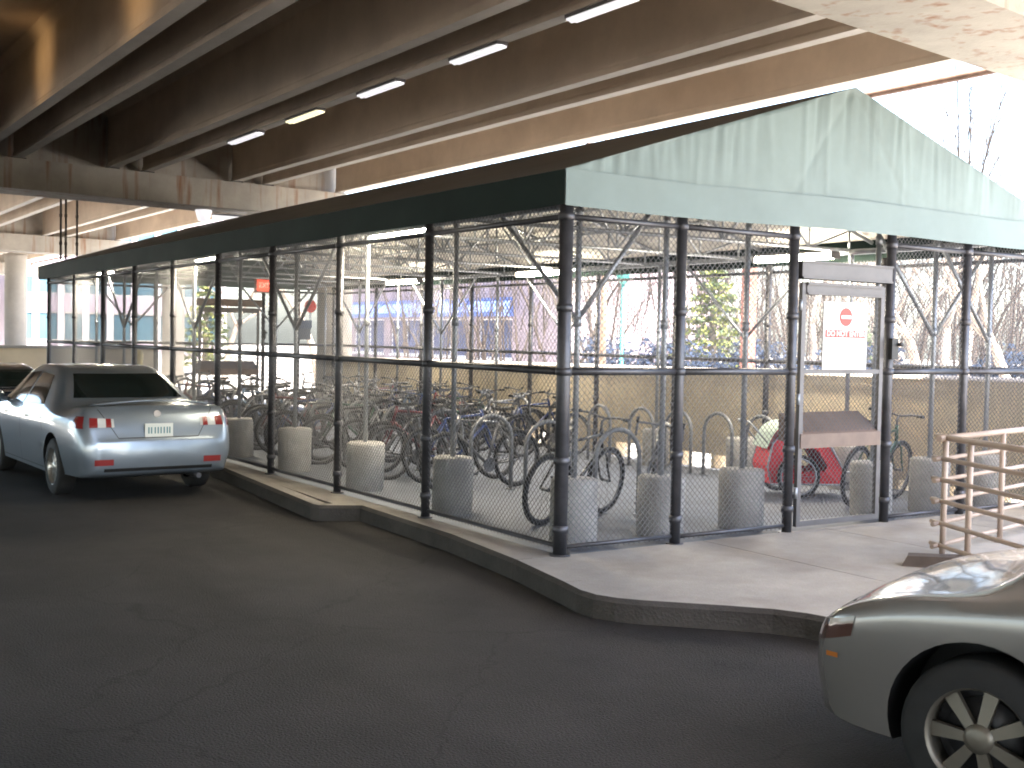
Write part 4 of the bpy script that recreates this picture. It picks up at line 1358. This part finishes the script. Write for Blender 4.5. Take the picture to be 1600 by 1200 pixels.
spots = [(14.0, 6.55, 0, 1.0, 0.3, 'pale bare tree with thick trunk behind the ramp railing'), (14.2, 5.45, 1, 0.9, 2.0, 'pale bare tree near the right frame edge, forked low'),
 (16.0, 8.9, 2, 0.95, 1.0, 'bare tree just right of the gable door'), (17.5, 4.4, 3, 1.2, 4.0, 'bare tree beyond the wall at the far right'),
 (19.0, 10.6, 0, 1.05, 2.6, 'bare tree seen through the gable door'), (22.0, 8.2, 1, 1.2, 5.2, 'bare tree standing well behind the forked tree'),
 (21.5, 13.6, 2, 1.1, 0.6, 'bare tree just left of the gable door'), (25.0, 17.5, 3, 1.2, 1.7, 'bare tree right of the yellow green conifer'),
 (23.0, 21.5, 0, 1.0, 3.3, 'bare tree left of the yellow green conifer'),
 (26.0, 12.0, 2, 1.25, 2.2, 'bare tree far back behind the door sign'), (28.0, 7.0, 3, 1.25, 2.9, 'bare tree far back at the right side'),
 (13.5, 35.0, 1, 1.1, 2.4, 'bare tree beyond the far end, beside the red disc'), (10.8, 38.0, 2, 1.0, 4.4, 'bare tree beyond the far door'),
 (29.0, 24.0, 0, 1.2, 5.0, 'bare tree far behind the conifer')]
for a in spots: tree(*a)
# slender tree whose thin arching shoots show against the sky beside the canopy
DTW = mat('dark_twig', (0.03, 0.022, 0.018), 0.9, var=0.2)
t = root('slender_tree', (16.0, 8.0, -0.06), 'slender bare tree with thin arching shoots against the sky beside the canopy ridge', 'tree', None, local=True)
m = MB(); m.tube([(0, 0, 0), (0.05, 0.03, 2.2), (0.0, 0.1, 4.4)], [0.09, 0.07, 0.045], 7); m.build('trunk', DTW, t)
R_ = random.Random(31)
m = MB()
def shoot(p, a, L_, rise, r, lvl):
    pts = []; rs = []
    for i in range(9):
        q = i/8
        pts.append(Vector((p[0]+cos(a)*L_*q**1.3*0.75+0.05*sin(q*9+a), p[1]+sin(a)*L_*q**1.3*0.75+0.05*cos(q*8+a*2), p[2]+rise*sin(q*2.0)/0.91)))
        rs.append(max(0.006, r*(1-0.75*q)))
    m.tube(pts, rs, 4, caps=False)
    if lvl < 1:
        for i in (3, 4, 5, 6, 7):
            for _ in range(1):
                shoot(pts[i], a+R_.uniform(-1.3, 1.3), L_*R_.uniform(0.35, 0.7), rise*R_.uniform(0.15, 0.4), rs[i]*0.7, lvl+1)
for k in range(11):
    z = R_.uniform(2.6, 4.4)
    shoot((0.03, 0.08, z), 2*pi*k/11+R_.uniform(-.2, .2), R_.uniform(1.4, 2.6), R_.uniform(2.4, 4.4), 0.024, 0)
m.build('crown', DTW, t)

def conifer(x, y, h, r, lab, ma, mb_, grp=None, seed=1, n=2600):
    R_ = random.Random(seed)
    t = root('evergreen_tree', (x, y, -0.06), lab, 'tree', grp, local=True)
    m = MB(); m.tube([(0,0,0), (0.03,0.02,h*0.5), (0,0,h*0.97)], [r*0.09, r*0.06, 0.015], 8)
    lay = []
    z = h*0.12
    while z < h*0.95:
        rr = r*(1-z/h)**0.8
        kk = 7
        a0 = R_.random()*6
        for k in range(kk):
            a = a0+2*pi*k/kk+R_.uniform(-.2, .2)
            L_ = rr*R_.uniform(0.75, 1.1)
            lay.append((z, a, L_))
            m.tube([(0,0,z), (L_*cos(a)*.6, L_*sin(a)*.6, z-0.02*L_), (L_*cos(a), L_*sin(a), z-0.12*L_)], [0.02, 0.012, 0.005], 4, caps=False)
        z += h*0.075
    m.build('trunk', BARK, t)
    m = MB()
    for i in range(n):
        z, a, L_ = R_.choice(lay)
        s_ = R_.uniform(0.25, 1.0)
        c_ = Vector((L_*s_*cos(a)+R_.gauss(0, .09), L_*s_*sin(a)+R_.gauss(0, .09), z-0.1*L_*s_+R_.gauss(0, .06)))
        u = Vector((R_.gauss(0,1), R_.gauss(0,1), R_.gauss(0,.5))).normalized(); w = u.orthogonal().normalized()
        w = (w*cos(i)+u.cross(w)*sin(i))
        sz = R_.uniform(0.07, 0.15)
        m.add([c_-u*sz, c_+w*sz*0.4, c_+u*sz, c_-w*sz*0.4], [(0,1,2,3)], 0 if R_.random() < 0.55 else 1)
    m.build('crown', [ma, mb_], t)
conifer(20, 19.9, 4.6, 1.9, 'yellow green conifer seen between the gable posts', LEAFY, LEAFG, seed=2, n=4200)
conifer(12.4, 45, 4.2, 2.0, 'round evergreen seen through the far door', LEAFG, LEAFY, seed=4, n=2600)
conifer(27.5, 20.5, 2.6, 1.6, 'small dark evergreen low beside the conifer', LEAFG, LEAFG, seed=6, n=1800)

# clipped hedge in shade beyond the wall
def hedge(x0, y0, x1, y1, h, w, lab, seed, n):
    R_ = random.Random(seed)
    t = root('hedge', ((x0+x1)/2, (y0+y1)/2, -0.06), lab, 'hedge', 'low hedges beyond the wall')
    d = Vector((x1-x0, y1-y0, 0)); L_ = d.length; d.normalize(); nn = Vector((-d.y, d.x, 0))
    m = MB()
    for k in range(int(L_/0.8)):
        p = Vector((x0, y0, 0))+d*(k*0.8+0.4)
        m.tube([p+Vector((0,0,-0.06)), p+Vector((0.05,0.03,h*0.6))], 0.03, 5)
    m.build('stem', BARK, t)
    m = MB()
    for i in range(n):
        p = Vector((x0, y0, 0))+d*R_.uniform(0, L_)+nn*R_.gauss(0, w*0.3)
        p.z = R_.uniform(0.0, h)*(0.9+0.2*sin(p.y*1.7+p.x))
        u = Vector((R_.gauss(0,1), R_.gauss(0,1), R_.gauss(0,1))).normalized(); q = u.orthogonal().normalized()
        s_ = R_.uniform(0.05, 0.12)
        m.add([p-u*s_, p+q*s_*0.6, p+u*s_, p-q*s_*0.6], [(0,1,2,3)], 0)
    m.build('foliage', HEDGE, t)
hedge(18.2, 11.5, 18.2, 24.0, 1.75, 1.2, 'blue grey clipped hedge behind the tan wall left of the gable door', 3, 9000)
hedge(19.0, 5.2, 19.0, 10.6, 1.75, 1.2, 'low dark hedge behind the tan wall right of the gable door', 8, 5000)

# distant wood: twigs and trunks nobody could count
m = MB()
R_ = random.Random(21)
for i in range(5200):
    a = R_.uniform(radians(-8), radians(62))
    dist = R_.uniform(42, 75)
    x, y = CAM.x+dist*cos(a), CAM.y+dist*sin(a)
    big = R_.random() < 0.1
    h = R_.uniform(3, 9) if big else R_.uniform(0.8, 3.0)
    z = -0.06 if big else R_.uniform(0.2, 6)
    dx, dy = R_.gauss(0, .25)*h, R_.gauss(0, .25)*h
    r = R_.uniform(0.05, 0.1) if big else R_.uniform(0.015, 0.035)
    m.tube([(x, y, z), (x+dx*.4, y+dy*.4, z+h*.5), (x+dx, y+dy, z+h)], [r, r*.7, r*.25], 3, caps=False)
tag(m.build('far_wood', TWIG), 'dense far off wood of bare branches beyond the wall', None, None, 'stuff')

# pink building with blue awnings
t = root('shop_building', (25, 45, 0), 'pinkish building with blue awnings and dark blue shop windows beyond the wall', 'building')
m = MB()
opens = [(38.9, 41.9), (42.9, 46.6), (47.6, 51.2), (52.0, 55.8)]
z0o, z1o, H = 0.85, 2.75, 7.0
fx = 25.0
ed = [34.6] + [e for s_ in opens for e in s_] + [60.0]
for i in range(0, len(ed)-1, 2): m.box((fx, ed[i], -0.1), (fx+0.3, ed[i+1], z1o))
for a, c in opens: m.box((fx, a, -0.1), (fx+0.3, c, z0o))
m.box((fx, 34.6, z1o+0.0005), (fx+0.3, 60, H))
m.box((fx+0.3005, 34.6, -0.1), (fx+9, 60, H-0.003))
m.build('wall', PINKW, t)
m = MB(); m.box((fx-0.12, 34.5, H+0.001), (fx+9.1, 60.1, H+0.25)); m.build('parapet', COLM, t)
for a, c in opens:
    m = MB()
    w_ = 0.07
    m.box((fx+0.10, a, z0o), (fx+0.18, a+w_, z1o)); m.box((fx+0.10, c-w_, z0o), (fx+0.18, c, z1o))
    m.box((fx+0.10, a+w_, z0o), (fx+0.18, c-w_, z0o+w_)); m.box((fx+0.10, a+w_, z1o-w_), (fx+0.18, c-w_, z1o))
    mid = (a+c)/2
    m.box((fx+0.10, mid-0.03, z0o+w_), (fx+0.18, mid+0.03, z1o-w_))
    f = m.build('window', WHITE, t)
    for p, q in ((a+w_, mid-0.03), (mid+0.03, c-w_)):
        m = MB(); m.box((fx+0.13, p, z0o+w_), (fx+0.15, q, z1o-w_)); m.build('pane', BLUEG, f)
    m = MB(); m.box((fx-0.06, a-0.05, z0o-0.1), (fx+0.1, c+0.05, z0o-0.001)); m.build('sill', WHITE, f)
    m = MB()
    A1 = [(fx-0.002, 3.75), (fx-1.0, 3.05), (fx-1.0, 2.85), (fx-0.002, 2.85)]
    k = 4
    m.add([(x, a-0.2, z) for x, z in A1]+[(x, c+0.2, z) for x, z in A1], [(0,1,2,3), (7,6,5,4)]+[(i, k+i, k+(i+1) % k, (i+1) % k) for i in range(k)])
    m.build('awning', BLUEA, t)
# mauve office block beyond the far end
t = root('office_building', (16, 75, 0), 'mauve panelled office block with teal windows beyond the far end of the cage', 'building')
m = MB(); m.box((9.5, 75.2, -0.1), (24.0, 88, 16)); m.build('core', MAUVE, t)
m = MB()
for z in (0, 3.1, 6.2, 9.3, 12.4): m.box((9.5, 75.0, z-0.1), (24.0, 75.199, z+1.1))
m.build('spandrel', MAUVE, t)
for iz, z in enumerate((1.1, 4.2, 7.3, 10.4, 13.5)):
    for k in range(9):
        x = 9.7+k*1.6
        m = MB(); m.box((x, 75.02, z), (x+0.07, 75.18, z+1.9)); m.box((x+1.23, 75.02, z), (x+1.30, 75.18, z+1.9)); m.box((x+0.07, 75.02, z+1.83), (x+1.23, 75.18, z+1.9)); m.box((x+0.07, 75.02, z), (x+1.23, 75.18, z+0.06))
        f = m.build('window', COLM, t)
        m = MB(); m.box((x+0.07, 75.10, z+0.06), (x+1.23, 75.13, z+1.83)); m.build('pane', TEALG, f)
for k in range(10):
    x = 9.4+k*1.6
    m = MB(); m.box((x-0.09, 74.9, -0.1), (x+0.29, 75.0, 16)); m.build('pilaster', mat('pale_mauve', (0.48, 0.44, 0.47), 0.8), t)

# teal lamp post and brown pole beyond the wall
t = root('lamp_post', (13.0, 15.9, -0.06), 'teal lamp post beyond the wall left of the gable posts', 'lamp post')
px_, py_ = 13.0, 15.6
m = MB(); m.lathe([(0.10, 0), (0.10, 0.25), (0.05, 0.35), (0.042, 3.4)], 12, c=(px_, py_, -0.06)); m.build('shaft', TEAL, t)
m = MB(); m.lathe([(0.06, 3.3), (0.17, 3.45), (0.2, 3.85), (0.10, 4.0), (0.0, 4.1)], 12, c=(px_, py_, -0.06)); m.build('lantern', TEAL, t)
t = root('timber_pole', (12.4, 15.4, -0.06), 'brown timber pole beside the teal lamp post', 'pole')
m = MB(); m.lathe([(0.085, 0), (0.06, 7.0)], 12, c=(12.1, 15.2, -0.06)); m.build('shaft', mat('orange_brown_timber', (0.30, 0.22, 0.16), 0.8, var=0.25), t)
m = MB(); m.box((11.5, 15.14, 6.4), (12.7, 15.26, 6.52)); m.build('crossarm', BROWN, t)
t = root('brick_pole', (12.0, 10.2, -0.06), 'reddish square post behind the tan wall beside the conifer', 'post')
m = MB(); m.box((11.9, 10.1, -0.06), (12.12, 10.32, 4.6)); m.build('shaft', mat('reddish_post', (0.30, 0.13, 0.10), 0.8, var=0.2), t)
m = MB(); m.box((11.86, 10.06, 4.601), (12.16, 10.36, 4.7)); m.build('cap_stone', COLM, t)
